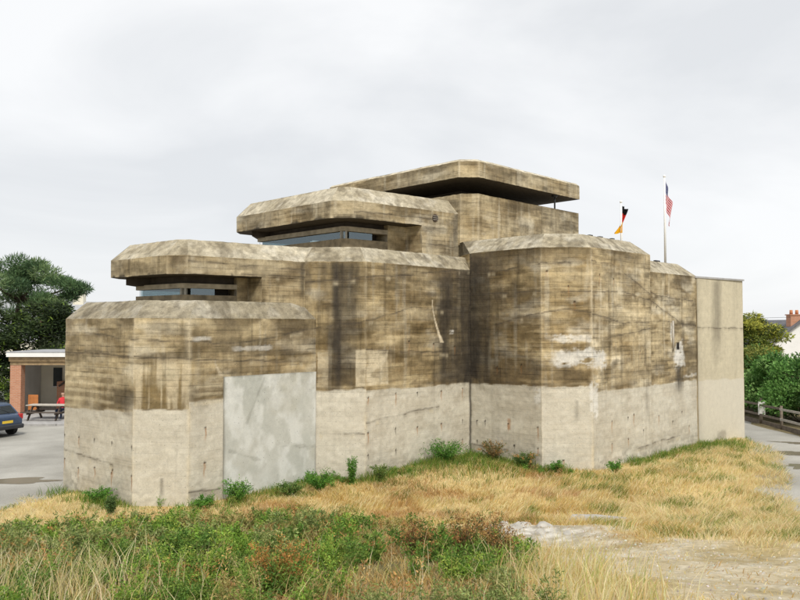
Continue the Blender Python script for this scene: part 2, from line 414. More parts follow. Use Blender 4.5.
# ------------------------------------------------------------------ the bunker
# plan corners (x, y) of the stepped concrete masses, walked anticlockwise
A0, A1, A2, A3 = (-9.85, 22.5), (-7.03, 20.2), (-5.56, 20.2), (-2.576, 23.4)
FRONT = [A0, A1, A2, (-.99, 25.1), (-5.6, 28.2), (-9.85, 23.95)]
MID = [(-2.95, 23.4), (-1.043, 23.4), (2.477, 27.0), (4.2, 28.75), (-3.2, 32.6), (-6.7, 29.06), (-6.7, 27.15)]
MAIN = [(2.477, 27.0), (4.6, 24.88), (6.26, 24.88), (9.11, 27.73), (-2.3, 39.2), (-5.2, 36.4), (2.16, 28.6)]
REAR = [(8.6, 27.262), (11.87, 30.532), (1.2, 41.2), (-1.9, 38.1)]
ANNEX = [(11.86, 30.47), (14.65, 32.6), (7.2, 40.4), (4.4, 38.0)]
CAN1 = [(-8.74, 23.0), (-6.5, 21.2), (-5.9, 21.2), (-2.91, 23.402), (-1.0, 24.9), (-5.2, 27.3), (-8.74, 23.7)]
CAN2 = [(-6.28, 29.2), (-2.32, 25.32), (-1.53, 25.3), (2.25, 28.4), (3.6, 29.6), (-1.8, 33.6), (-6.28, 29.9)]
PAV = [(-3.0, 33.6), (2.24, 28.26), (2.92, 28.26), (7.80, 33.2), (3.2, 37.9), (1.4, 37.9), (-3.0, 34.3)]
SLAB = [(-3.10, 33.62), (2.17, 28.2), (2.95, 28.2), (7.85, 33.2), (3.3, 38.0), (1.4, 38.0), (-3.10, 34.4)]

# stains: facet -> (kind, u0, z0, u1, z1, strength); u runs along the facet from its left end in metres
STAINS = {
'A':[('light',0.02,4.06,2.65,4.46,0.3),('dark',-0.08,3.95,2.66,4.12,0.5),('light',0.85,3.74,2.66,3.96,0.5),('stripes',-0.07,2.52,2.7,3.74,0.8),('dark',2.68,2.5,3.66,3.14,0.5),('dark',2.84,4.64,3.62,5.07,0.3)],
'C1':[('drips',0.03,2.61,1.43,3.98,1.0),('light',0.69,3.24,1.27,3.96,0.8),('dark',0.41,4.54,1.0,4.96,0.25),('darkv',0.72,0.23,0.8,0.81,0.5)],
'B':[('stripes',0.14,2.65,1.05,3.72,0.8),('white',0.1,4.4,0.68,4.51,0.7),('dark',.85,4.08,1.5,5.02,0.6),('dark',2.2,4.4,4.4,5.03,.4),('dark',0.07,3.92,3.75,4.26,0.4),('dark',2.63,4.03,4.3,4.53,0.35),('white',1.43,4.12,2.63,4.23,0.5),('crackw',0.78,3.44,1.01,3.87,0.6),('light',3.37,3.72,4.3,3.9,0.5)],
'C2':[('darkv',0.72,2.88,1.6,6.77,1.0),('plaster',0.41,2.91,0.74,4.0,0.5),('plaster',1.6,2.94,1.91,4.07,0.7),('dark',-0.03,5.6,0.25,6.77,0.8),('darkv',.5,5.2,1.9,6.77,.45)],
'S2':[('plaster',0.0,2.96,0.95,4.05,0.8),('light',0.0,4.61,1.96,4.93,0.3),('light',1.31,4.93,3.03,5.45,0.45),('darkv',3.25,2.89,4.35,6.55,.85),('darkv',3.6,2.77,5.3,6.84,.8),('darkv',4.5,2.77,5.2,6.84,.9),('crackw',3.03,4.23,3.53,5.68,1.0),('dark',0.1,6.2,4.82,6.95,0.6),('dark',1.2,5.5,3.4,6.5,.3),('white',3.9,4.52,4.16,4.66,0.8)],
'F3':[('darkv',-.5,2.77,0.75,7.3,1.0),('darkv',-.3,2.77,1.5,7.3,.55),('dark',0.1,2.85,2.9,3.5,.45),('dark',0.1,6.6,2.8,7.4,0.65),('dark',.4,5.0,2.4,6.4,.3),('dark',0.19,5.68,2.96,6.02,0.35),('dark',0.89,4.77,3.0,5.17,0.4),('dark',1.32,2.87,2.99,4.17,0.35),('white',2.71,2.26,2.98,2.78,0.8),('rust',1.6,1.3,1.77,1.7,0.6)],
'C3':[('white',0.22,4.28,1.65,4.54,0.8),('white',0.35,3.5,1.65,4.05,1.0),('dark',0.05,2.85,1.58,3.5,0.5),('darkv',1.08,1.62,1.21,2.4,0.5),('white',1.57,1.88,1.74,2.79,0.9),('light',0.63,6.24,1.61,6.69,0.4),('dark',-.2,6.85,1.9,7.4,.4)],
'S3':[('white',0.0,3.42,0.86,4.01,0.9),('white',-0.04,1.8,0.33,2.78,0.9),('light',0.15,5.68,2.83,6.77,0.45),('light',0.13,4.94,3.23,5.35,0.4),('light',0.47,2.78,4.7,3.19,0.3),('darkv',3.54,1.44,3.77,2.68,0.35),('dark',1.72,6.7,3.88,7.48,0.35),('white',2.91,0.16,3.13,0.58,0.6)],
'S4':[('white',2.33,3.89,2.58,4.95,0.8),('white',2.56,3.23,3.41,4.07,1.0),('darkv',2.62,2.12,3.30,3.27,1.0),('darkv',3.27,3.87,3.53,5.03,0.5),('darkv',3.73,2.29,4.45,5.83,0.35),('hole',2.81,3.88,3.07,4.19,1.0),('white',3.38,2.8,4.54,2.92,0.6),('dark',1.01,6.4,4.39,6.86,0.4)],
'S5':[('darkv',1.12,2.92,1.8,6.69,0.55),('dark',1.1,-0.2,2.0,0.5,0.5),('light',2.23,2.58,3.18,2.74,0.4)],
'K1A':[('dark',2.07,6.32,2.84,6.72,0.35)],'K1C':[('dark',0.04,6.41,0.54,6.75,0.7)],
'K1B':[('dark',-0.01,6.6,0.64,6.77,0.3),('light',0.05,6.27,1.18,6.61,0.5),('dark',1.55,6.14,3.7,6.53,0.35),('darkv',3.53,5.5,3.7,6.76,0.8)],
'K2B':[('darkv',4.47,7.47,4.83,8.96,0.9),('dark',3.09,7.55,3.87,8.93,0.35)],'TF':[('dark',7.21,10.41,7.41,10.82,0.5)],
}
# pour lines (day joints) that wander along the walls: facet -> polylines of (u, z)
LINES = {
'A':[[(0,4.62),(1.5,4.58),(3.7,4.44)],[(0,4.02),(2.0,4.04),(3.7,3.98)],[(.0,1.2),(1.3,1.12),(2.7,1.03)]],
'C1':[[(0,4.44),(1.5,4.40)],[(0,3.98),(1.5,3.92)]],
'B':[[(0,4.40),(1.5,4.3),(2.6,4.45),(4.4,4.75)],[(0,3.92),(4.4,3.70)],[(0,.42),(1.0,.40)]],
'C2':[[(0,6.15),(1.0,6.2),(1.9,6.32)],[(0.1,4.72),(1.9,4.95)],[(.5,1.55),(1.9,1.5)]],
'S2':[[(0,6.32),(2.2,6.5),(4.0,6.72),(5,6.78)],[(0,4.95),(2.0,5.4),(4.5,5.35)],[(0,4.06),(2.5,3.95),(5,3.9)],[(0,1.85),(2.5,2.05),(3.4,2.1)]],
'F3':[[(0,6.62),(1.4,6.7),(3,6.85)],[(0.6,4.7),(1.7,5.0),(3,5.22)],[(0,5.9),(3,5.95)],[(0.05,.66),(1.4,.62),(2.8,.52)]],
'C3':[[(0,6.85),(.8,6.9),(1.66,6.93)],[(0,5.9),(1.66,5.95)],[(0,5.22),(.8,5.35),(1.66,5.25)]],
'S3':[[(0,6.93),(1.2,6.92),(2.4,6.55),(4.03,5.95)],[(0,5.92),(2.0,6.0),(4.03,5.72)],[(0,5.2),(2,4.9),(4.03,4.95)],[(1.0,4.4),(4.03,4.7)],[(2.9,.5),(4.03,.55)]],
'S4':[[(0,6.15),(1.2,5.95),(2.6,5.85),(4.5,5.8)],[(0.4,5.85),(2.0,5.3),(3.2,4.9),(4.6,4.8)],[(0.5,.55),(3,.6)]],
'S5':[[(0,4.75),(3.5,4.7)]],
'K2B':[[(0,8.62),(4.9,8.7)],[(3.0,7.75),(4.9,7.72)]],'K1B':[[(1.6,6.32),(3.8,6.30)],[(0,6.62),(2,6.55),(3.8,6.52)]],
}
TIES = {
'A':[(0.02,1.62),(.85,1.62),(1.7,1.64),(2.6,1.63),(3.6,1.62),(0.05,.93),(.85,.75),(1.75,.86),(2.6,.8),(3.6,.86),(2.65,.9)],
'B':[(.5,2.08),(.48,1.15)],
'S2':[(.1,2.6),(1.3,2.66),(2.3,2.62),(3.5,2.6),(4.6,2.62),(.1,1.53),(1.3,1.55),(2.3,1.5),(3.5,1.5),(4.6,1.53),(.1,.86),(1.3,.87),(3.5,.85),(4.6,.86),(1.9,4.3),(3.1,4.2),(4.2,4.1)],
'F3':[(.3,1.5),(.68,1.52),(1.65,1.5),(2.85,1.5),(.32,.8),(.7,.8),(1.9,.8),(2.85,.82),(1.2,3.4),(2.2,3.5)],
'C3':[(.7,.45),(.2,6.6),(.9,6.1),(1.1,5.6)],
'S3':[(1.2,1.6),(1.2,.85),(2.3,1.65),(2.3,.9),(2.7,1.7),(3.4,1.1),(.5,6.5),(1.4,6.4),(3.2,3.9)],
'S4':[(1.3,1.5),(3.2,1.5),(3.8,.9),(2.4,1.2),(1.2,5.5)],
}
BAND = {'A': [(0, 2.42), (2.6, 2.5), (2.7, 2.5), (3.7, 2.53)], 'C1': 2.6, 'B': [(0, 2.66), (1.1, 2.62), (4.4, 2.8)], 'C2': [(0, 2.79), (1.9, 2.88)], 'S2': [(0, 2.87), (2.4, 2.83), (5, 2.8)],
        'F3': [(0, 2.79), (3, 2.84)], 'C3': 2.83, 'S3': [(0, 2.78), (4, 2.64)], 'S4': 2.66, 'S5': 2.6}
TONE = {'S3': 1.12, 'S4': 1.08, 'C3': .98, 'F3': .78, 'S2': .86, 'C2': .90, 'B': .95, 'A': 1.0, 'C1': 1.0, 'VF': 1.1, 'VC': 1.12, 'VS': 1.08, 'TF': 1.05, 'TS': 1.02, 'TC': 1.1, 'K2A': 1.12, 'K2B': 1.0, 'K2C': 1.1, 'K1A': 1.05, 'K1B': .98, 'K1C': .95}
tan1 = np.array([.415, .33, .19]); tan2 = np.array([.23, .163, .076]); lo1 = np.array([.56, .528, .445]); lo2 = np.array([.49, .452, .37])
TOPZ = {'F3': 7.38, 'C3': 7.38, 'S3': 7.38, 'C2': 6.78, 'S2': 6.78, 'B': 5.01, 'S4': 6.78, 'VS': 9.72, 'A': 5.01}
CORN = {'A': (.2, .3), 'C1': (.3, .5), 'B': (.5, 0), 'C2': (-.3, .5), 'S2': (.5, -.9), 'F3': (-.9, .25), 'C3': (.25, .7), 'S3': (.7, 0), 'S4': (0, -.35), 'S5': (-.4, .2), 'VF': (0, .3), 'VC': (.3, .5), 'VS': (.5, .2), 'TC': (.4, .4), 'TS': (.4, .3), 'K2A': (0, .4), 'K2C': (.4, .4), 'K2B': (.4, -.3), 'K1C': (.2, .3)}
greyc = np.array([.47, .44, .36]); blackc = np.array([.045, .038, .030]); whitec = np.array([.72, .71, .67]); rustc = np.array([.33, .15, .05])
annex1 = np.array([.52, .468, .345])

def mixc(c, t, w): return c * (1 - w[:, None]) + t * w[:, None]

def paint(fac, ul, z, seed, uoff=0., ulen=9.):
    n = len(ul); sd = seed; u = ul + uoff
    big = n2(u * .55, z * .8, sd, 4); mid = n2(u * 1.6, z * 2.6, sd + 1, 4); vst = n2(u * 4.0, z * .35, sd + 2, 4); fine = n2(u * 7, z * 9, sd + 3, 2)
    board = np.floor((z + .012 * np.sin(u * 1.3 + sd)) / .152); bt = hash3(board, board * 0 + sd, board * 0, 5); bw = hash3(board, np.floor(u / 1.9 + bt), board * 0 + sd, 8)
    fr = (z / .152) % 1.0
    bl = np.where((fr < .12) | (fr > .95), 1., 0.) * sstep(.45, .75, mid + (bw - .5) * .3)
    w = sstep(.32, .68, big * .55 + mid * .45)
    if fac == 'S5':
        c = annex1 * (.9 + .2 * big[:, None]); c = mixc(c, annex1 * .82, sstep(.5, .75, vst) * .5)
        lo = mixc(c, np.array([.57, .53, .435]), sstep(.03, -.03, z - 2.6 + (mid - .5) * .2)); c = lo
    else:
        up = mixc(np.tile(tan1, (n, 1)), tan2, w)
        up = mixc(up, greyc, sstep(.56, .74, n2(u * .8 + 9, z * 1.9, sd + 4, 4)) * .55)
        up = up * (1 + (bw - .5) * .26)[:, None]
        up = up * (1 - .42 * bl)[:, None]
        up = mixc(up, tan2 * .45, sstep(.55, .8, vst) * .5)
        up = mixc(up, greyc * 1.05, sstep(.60, .8, n2(u * 5, z * .5, sd + 6, 3)) * .35)
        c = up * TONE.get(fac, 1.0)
        if fac in BAND:
            b = BAND[fac]
            zb = np.interp(u, [q[0] for q in b], [q[1] for q in b]) if isinstance(b, list) else np.full(n, b)
            zb = zb + (n2(u * 3, u * 0 + sd, 7, 4) - .5) * .09
            lo = mixc(np.tile(lo1, (n, 1)), lo2, sstep(.35, .65, mid))
            lo = lo * (1 + (bw - .5) * .08)[:, None] * (1 - .16 * bl)[:, None]
            lo = mixc(lo, lo2 * .72, sstep(.58, .82, vst) * .35)
            lo = mixc(lo, lo2 * .55, sstep(1.0, .1, z + (mid - .5) * .8) * sstep(.45, .65, fine) * .55)     # splash dirt at the foot
            if fac in ('C1', 'C3', 'C2'): lo = mixc(lo, lo1 * 1.04, np.full(n, .55))
            k = sstep(-.025, .025, z - zb)
            c = lo * (1 - k[:, None]) + c * k[:, None]
            c = mixc(c, np.array([.15, .095, .035]), sstep(1.1, .0, z - zb + (mid - .5) * .9) * (z > zb) * sstep(.38, .6, n2(u * 1.4, z * .7, sd + 18, 4)) * .5)
            c = mixc(c, blackc * 2, np.exp(-((z - zb - .06) / .06) ** 2) * sstep(.4, .7, n2(u * 2, z * 0, sd + 9, 3)) * .35)
    lens = n2(u * .7, z * 2.3, sd + 11, 5); lens2 = n2(u * .8 + 5, z * 6.5, sd + 12, 4)
    if fac != 'S5':
        kk = k if fac in BAND else np.ones(n)
        c = mixc(c, np.array([.56, .465, .29]), sstep(.55, .70, lens) * kk * .42); c = mixc(c, tan2 * .42, sstep(.46, .33, lens) * kk * .5)
        c = mixc(c, np.array([.58, .49, .32]), sstep(.62, .72, lens2) * kk * .22); c = mixc(c, tan2 * .35, sstep(.38, .30, lens2) * kk * .28)
        gmx = .42 if fac[0] in 'KVT' else {'A': .25, 'C1': .25, 'B': .22, 'S3': .28, 'S4': .28, '-': .3}.get(fac, .0)
        lum = c @ np.array([.3, .6, .1]); gw = gmx * kk * (.6 + .8 * sstep(.35, .65, n2(u * .6 + 3, z * .9, sd + 19, 4))); c = mixc(c, np.stack([lum * 1.12, lum * 1.0, lum * .74], 1) * 1.04, np.clip(gw, 0, 1))
        dz = n2(u * 1.3, u * 0 + .5, sd + 13, 3)
        ct = np.clip((c @ np.array([.3, .6, .1])) / .235, .35, 1.9) ** ((.08 if fac[0] in 'KVT' else .30) * kk); c = c * ct[:, None]
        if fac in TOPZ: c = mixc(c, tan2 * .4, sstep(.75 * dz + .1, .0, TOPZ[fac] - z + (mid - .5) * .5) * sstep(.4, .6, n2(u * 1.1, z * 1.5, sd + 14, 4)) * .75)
    if fac[:2] in ('K1', 'K2'):
        zf = 6.25 if fac[1] == '1' else 8.40
        c = mixc(c, blackc * .8, sstep(.02 + .16 * sstep(.5, .72, n2(u * 3.0, u * 0, sd + 15, 4)), .0, z - zf) * sstep(.4, .5, n2(u * 2.2, u * 0 + 3, sd + 16, 4)) * .85 * (z > zf - .001) * ((ul < (2.3 if fac[1] == '1' else 3.0)) | (fac[2] != 'B')))
    if fac in CORN:
        e0, e1 = CORN[fac]; wn = .35 + .65 * sstep(.35, .6, n2(z * 1.7, z * 0 + sd, 17, 3))
        for e, dd in ((e0, ul), (e1, ulen - ul)):
            if e > 0: c = mixc(c, np.array([.62, .535, .38]), np.exp(-(dd / (.03 + .03 * wn)) ** 2) * e * wn)
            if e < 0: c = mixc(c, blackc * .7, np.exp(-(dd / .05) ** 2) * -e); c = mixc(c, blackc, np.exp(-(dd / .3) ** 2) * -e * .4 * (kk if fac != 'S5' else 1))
    u = ul
    for (kd, u0, z0, u1, z1, st) in STAINS.get(fac, []):
        wob = (n2(u * 3.1, z * 3.1, sd + 20, 4) - .5); wob2 = (n2(u * 11, z * 11, sd + 21, 3) - .5)
        W = max(u1 - u0, .02); H = max(z1 - z0, .02); cu = (u - (u0 + u1) / 2) / (W / 2); cz = (z - (z0 + z1) / 2) / (H / 2)
        if kd in ('dark', 'light'):
            m = sstep(1.3, .35, np.abs(cu) + wob * 1.5) * sstep(1.3, .35, np.abs(cz) + wob * 1.6 + wob2 * .5)
            m = m * (.55 + .45 * sstep(.35, .6, mid))
            c = mixc(c, blackc * 1.4 + tan2 * .18, m * st * .85) if kd == 'dark' else mixc(c, np.array([.52, .455, .32]), m * st * .8)
        elif kd == 'plaster':
            m = sstep(1.04, .97, np.abs(cu) + wob * .12) * sstep(1.03, .97, np.abs(cz) + wob * .1) * (.5 + .5 * sstep(.36, .5, n2(u * 3, z * 3, sd + 27, 4)))
            c = mixc(c, np.array([.64, .565, .415]), m * st)
        elif kd == 'darkv':
            m = sstep(1.6, .1, np.abs(cu) + (n2(u * 5, z * .45, sd + 23, 4) - .5) * 1.2 + wob * .5) * sstep(1.06, .9, cz + wob * .12) * sstep(-1.12, -1.0 + (.12 if z1 > 4 and fac in BAND and fac not in ('S5', 'S4') else .9), cz + wob * .5)
            if fac in BAND and z1 > 4: m = m * sstep(-.04, .04, z - (zb if fac != 'S5' else 2.85))
            c = mixc(c, blackc, m * st * (.72 + .25 * sstep(.35, .6, vst)))
        elif kd == 'white':
            m = sstep(1.3, .6, np.abs(cu) + wob * 1.3) * sstep(1.3, .6, np.abs(cz) + wob * 1.6 + wob2 * 1.2) * sstep(.34, .44, n2(u * 2.6, z * 9, sd + 25, 4) + .06)
            c = mixc(c, whitec, m * st * .8)
        elif kd == 'stripes':
            m = sstep(1.05, .93, np.abs(cu) + wob * .1) * sstep(1.05, .8, np.abs(cz) + wob * .25) * (.45 + .55 * sstep(.35, .6, n2(u * 1.2, z * 2, sd + 33, 3)))
            q = ((z + (n2(u * .9, z * 0, sd + 30, 2) - .5) * .06) / .232) % 1.0
            lt = sstep(.42, .62, q + wob * .35) * sstep(1., .9, q)
            c = mixc(c, np.array([.50, .425, .285]), lt * st * m * .75); c = mixc(c, tan2 * .55, (1 - lt) * st * m * (.35 + .4 * sstep(z1, z0, z)))
        elif kd == 'drips':
            m = sstep(1.04, .97, np.abs(cu)) * (z > z0 - .02) * sstep(z1 + .25, z1 - .35, z + (n2(u * 5, z * 0, sd + 34, 3) - .5) * .9)
            q = n2(u * 7.5, z * .22, sd + 31, 3); edge = sstep(.46, .54, q + (z - z0 - .7) * .10)
            c = mixc(c, np.array([.53, .45, .31]), edge * m * .7); c = mixc(c, np.array([.20, .145, .065]), (1 - edge) * m * .7)
        elif kd == 'crackw':
            cu2 = u - (u0 + (u1 - u0) * np.clip(1 - (z - z0) / H, 0, 1) ** 1.6); wd = .03 + .10 * np.clip(1 - (z - z0) / H, 0, 1) ** 3
            m = sstep(1, .5, np.abs(cu2) / wd) * ((z > z0) & (z < z1)); c = mixc(c, np.array([.62, .54, .40]), m * st)
        elif kd == 'rust':
            m = sstep(1.2, .3, np.abs(cu)) * sstep(1.1, .8, np.abs(cz)); c = mixc(c, rustc, m * st)
        elif kd == 'hole':
            m = sstep(1.1, .8, np.abs(cu)) * sstep(1.1, .8, np.abs(cz)); c = mixc(c, np.array([.02, .017, .015]), m)
    for pl in LINES.get(fac, []):
        us = [q[0] for q in pl]; zs = [q[1] for q in pl]
        zl = np.interp(u, us, zs) + (n2(u * 2.5, u * 0 + zs[0] * 7, 41, 3) - .5) * .10
        inr = (u >= us[0]) & (u <= us[-1]); d = z - zl; k = sstep(.36, .55, n2(u * 2.2, u * 0 + zs[0] * 3, 42, 3))
        c = mixc(c, blackc * 1.3, np.exp(-(d / .022) ** 2) * inr * (.25 + .55 * k))
        c = mixc(c, blackc * 2 + tan2 * .3, np.exp(-((d + .05) / .07) ** 2) * inr * k * .28)
        c = mixc(c, np.array([.55, .48, .34]), np.exp(-((d + .10) / .06) ** 2) * inr * sstep(.6, .75, n2(u * 4, u * 0 + zs[0], 43, 3)) * .5)
    for (tu, tz) in TIES.get(fac, []):
        h = hash3(np.array([tu * 91]), np.array([tz * 57]), np.array([3.]))[0]
        c = mixc(c, blackc * .6, sstep(.042, .022, np.hypot(u - tu, z - tz)))
        ln = .12 + .45 * h
        m = sstep(.035, .005, np.abs(u - tu - .01 * np.sin(z * 20))) * sstep(0, .02, tz - z) * sstep(ln, ln * .3, tz - z)
        c = mixc(c, rustc if h > .35 else blackc * 2, m * (.75 if z.size and tz < 2.8 else .4))
    return np.clip(c, .012, .85)

def paint_roof(P, seed, tone=1.0):
    a = fbm(P * np.array([.8, .8, 2.5]), 4, seed); b = fbm(P * 6, 3, seed + 3); d = fbm(P * np.array([2.5, 2.5, 2.5]), 4, seed + 5)
    c = mixc(np.tile(np.array([.47, .425, .325]), (len(P), 1)), np.array([.34, .295, .205]), sstep(.35, .65, a) * .8)
    c = mixc(c, np.array([.60, .565, .48]), sstep(.52, .72, d) * .4); c = mixc(c, np.array([.15, .125, .085]), sstep(.54, .72, b) * .4)
    al = (P[:, 0] + P[:, 1]) * .8; al2 = (P[:, 0] - P[:, 1]) * .8
    rn_ = fbm(np.stack([al * 2.2, al2 * 2.2, P[:, 2] * .15], 1), 4, seed + 9); c = mixc(c, np.array([.14, .115, .075]), sstep(.54, .70, rn_) * .6)
    return np.clip(c * tone, .01, .8)

def warp(P, amp=.016, rough=.02):
    d = np.stack([fbm(P * 1.7 + 3, 3, 71), fbm(P * 1.7 + 11, 3, 72), fbm(P * 1.7 + 23, 3, 73)], 1) - .5
    e = np.stack([fbm(P * 7.3 + 5, 2, 75), fbm(P * 7.3 + 17, 2, 76), fbm(P * 7.3 + 29, 2, 77)], 1) - .5
    return P + d * 2 * amp * np.array([1, 1, .8]) + e * rough

class Shell:
    def __init__(self): self.V = []; self.F = []; self.C = []; self.n = 0
    def quad(self, c0, c1, c2, c3, cell, fac, seed, roof=False, tone=1.0, uoff=0., lsh=0.):
        c0, c1, c2, c3 = (np.array(q, float) for q in (c0, c1, c2, c3))
        L = max(np.linalg.norm(c1 - c0), np.linalg.norm(c2 - c3)); H = max(np.linalg.norm(c3 - c0), np.linalg.norm(c2 - c1))
        nu = max(2, int(L / cell) + 1); nv = max(2, int(H / cell) + 1)
        s, t = np.meshgrid(np.linspace(0, 1, nu), np.linspace(0, 1, nv)); s = s.ravel()[:, None]; t = t.ravel()[:, None]
        P = (c0 * (1 - s) + c1 * s) * (1 - t) + (c3 * (1 - s) + c2 * s) * t
        UL = np.linalg.norm(c1[:2] - c0[:2]); col = paint_roof(P, seed, tone) if roof else paint(fac, s[:, 0] * UL + lsh, P[:, 2], seed, uoff, UL + lsh)
        Pw = warp(P, .006, .0) if fac in ('S5', 'PATCH') else warp(P)
        if roof:
            e = (np.minimum(np.minimum(s, 1 - s), np.minimum(t, 1 - t))[:, 0]); nrm = np.cross(c1 - c0, c3 - c0); nrm /= np.linalg.norm(nrm)
            Pw = Pw + nrm * ((fbm(P * 5, 3, 91) - .5) * .025 * sstep(0, .08, e))[:, None]
        i = np.arange(nu * nv).reshape(nv, nu) + self.n
        self.F.append(np.stack([i[:-1, :-1].ravel(), i[:-1, 1:].ravel(), i[1:, 1:].ravel(), i[1:, :-1].ravel()], 1))
        self.V.append(Pw); self.C.append(col); self.n += nu * nv
    def ngon(self, poly, z, flip=False, tone=1.0, c=None):
        P = np.array([(p[0], p[1], z) for p in poly], float); k = np.arange(len(P)) + self.n
        self.F.append((k[::-1] if flip else k)[None, :]); self.C.append(np.tile(np.array(c if c is not None else (.33, .28, .19)) * tone, (len(P), 1))); self.V.append(warp(P)); self.n += len(P)
    def build(self, name, mat, parent=None):
        byk = {}
        for f in self.F: byk.setdefault(f.shape[1], []).append(f)
        return mesh_np(name, np.concatenate(self.V), [np.concatenate(v) for v in byk.values()], mat, parent, np.concatenate(self.C))

def inset(poly, ds):
    n = len(poly); ds = ds if isinstance(ds, (list, tuple)) else [ds] * n; L = []
    for i in range(n):
        a = np.array(poly[i], float); b = np.array(poly[(i + 1) % n], float); t = (b - a) / np.linalg.norm(b - a); nn = np.array([-t[1], t[0]])
        L.append((a + nn * ds[i], t))
    out = []
    for i in range(n):
        (p, t), (q, r) = L[i - 1], L[i]; den = t[0] * r[1] - t[1] * r[0]
        s_ = ((q[0] - p[0]) * r[1] - (q[1] - p[1]) * r[0]) / den; out.append(tuple(p + t * s_))
    return out

def block(name, poly, names, z0, z1, ins, z2, parent, mat, fine=.036, seed=1, rtone=1.0, bottom=None):
    """walls with painted weathering + 45 degree chamfered roof edge; walls and roof are separate parts"""
    w = Shell(); n = len(poly); uo = 0.
    for i in range(n):
        a, b = poly[i], poly[(i + 1) % n]; nm = names[i] if i < len(names) else None
        w.quad((*a, z0), (*b, z0), (*b, z1), (*a, z1), fine if nm else .5, nm or '-', seed, uoff=uo); uo += math.dist(a, b)
    if bottom is not None: w.ngon(poly, z0, True, c=(.07, .058, .044))  # underside colour darkened to paint in the shade below the canopy
    wall = w.build(name, mat, parent)
    if z2 > z1:
        r = Shell(); ip = inset(poly, ins)
        for i in range(n):
            a, b, c, d = poly[i], poly[(i + 1) % n], ip[(i + 1) % n], ip[i]; nm = names[i] if i < len(names) else None
            r.quad((*a, z1), (*b, z1), (*c, z2), (*d, z2), .055 if nm else .5, nm, seed + 50 + i, roof=True, tone=rtone)
        r.ngon(ip, z2 - .004, tone=rtone)
        r.build('roof', M['roof_concrete'], wall)
    return wall

bunker = empty('bunker', (0, 0, 0))
tag(bunker, 'stepped grey brown concrete bunker with stacked observation slits and overhanging roof slabs', 'bunker')

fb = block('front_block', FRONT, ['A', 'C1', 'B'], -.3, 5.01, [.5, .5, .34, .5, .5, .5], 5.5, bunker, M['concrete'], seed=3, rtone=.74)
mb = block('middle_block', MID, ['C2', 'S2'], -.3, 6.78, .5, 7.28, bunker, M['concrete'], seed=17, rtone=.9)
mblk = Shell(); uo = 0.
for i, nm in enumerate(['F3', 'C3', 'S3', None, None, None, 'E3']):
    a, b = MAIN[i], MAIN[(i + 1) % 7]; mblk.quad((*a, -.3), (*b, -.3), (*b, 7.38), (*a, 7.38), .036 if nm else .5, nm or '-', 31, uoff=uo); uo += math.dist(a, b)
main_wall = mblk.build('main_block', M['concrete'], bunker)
rf = Shell(); ip = inset(MAIN, [.5, .5, .58, .4, .5, .5, .0])
for i in range(6):
    a, b, c, d = MAIN[i], MAIN[(i + 1) % 7], ip[(i + 1) % 7], ip[i]
    rf.quad((*a, 7.38), (*b, 7.38), (*c, 7.88), (*d, 7.88), .055 if i in (0, 1, 2, 3) else .5, None, 90 + i, roof=True, tone=.9)
rf.ngon(ip, 7.876)
a, b, d = MAIN[6], MAIN[0], ip[0]; rf.quad((*a, 7.38), (*b, 7.38), (*d, 7.88), (*a, 7.88), .1, None, 97, roof=True, tone=.5)
rf.build('roof', M['roof_concrete'], main_wall)
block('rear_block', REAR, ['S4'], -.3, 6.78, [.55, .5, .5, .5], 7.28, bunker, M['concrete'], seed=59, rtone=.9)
annex = block('annex', ANNEX, ['S5'], -.3, 6.72, 0, 0, bunker, M['smooth_concrete'], seed=83)
annex['label'] = 'smooth pale concrete end block with flat capped roof'
ac = [(11.80, 30.40), (14.72, 32.58), (7.2, 40.5), (4.3, 38.05)]
bm_obj('roof_cap', prism_bm(ac, 6.72, 6.79), M['slab_stone'], annex)

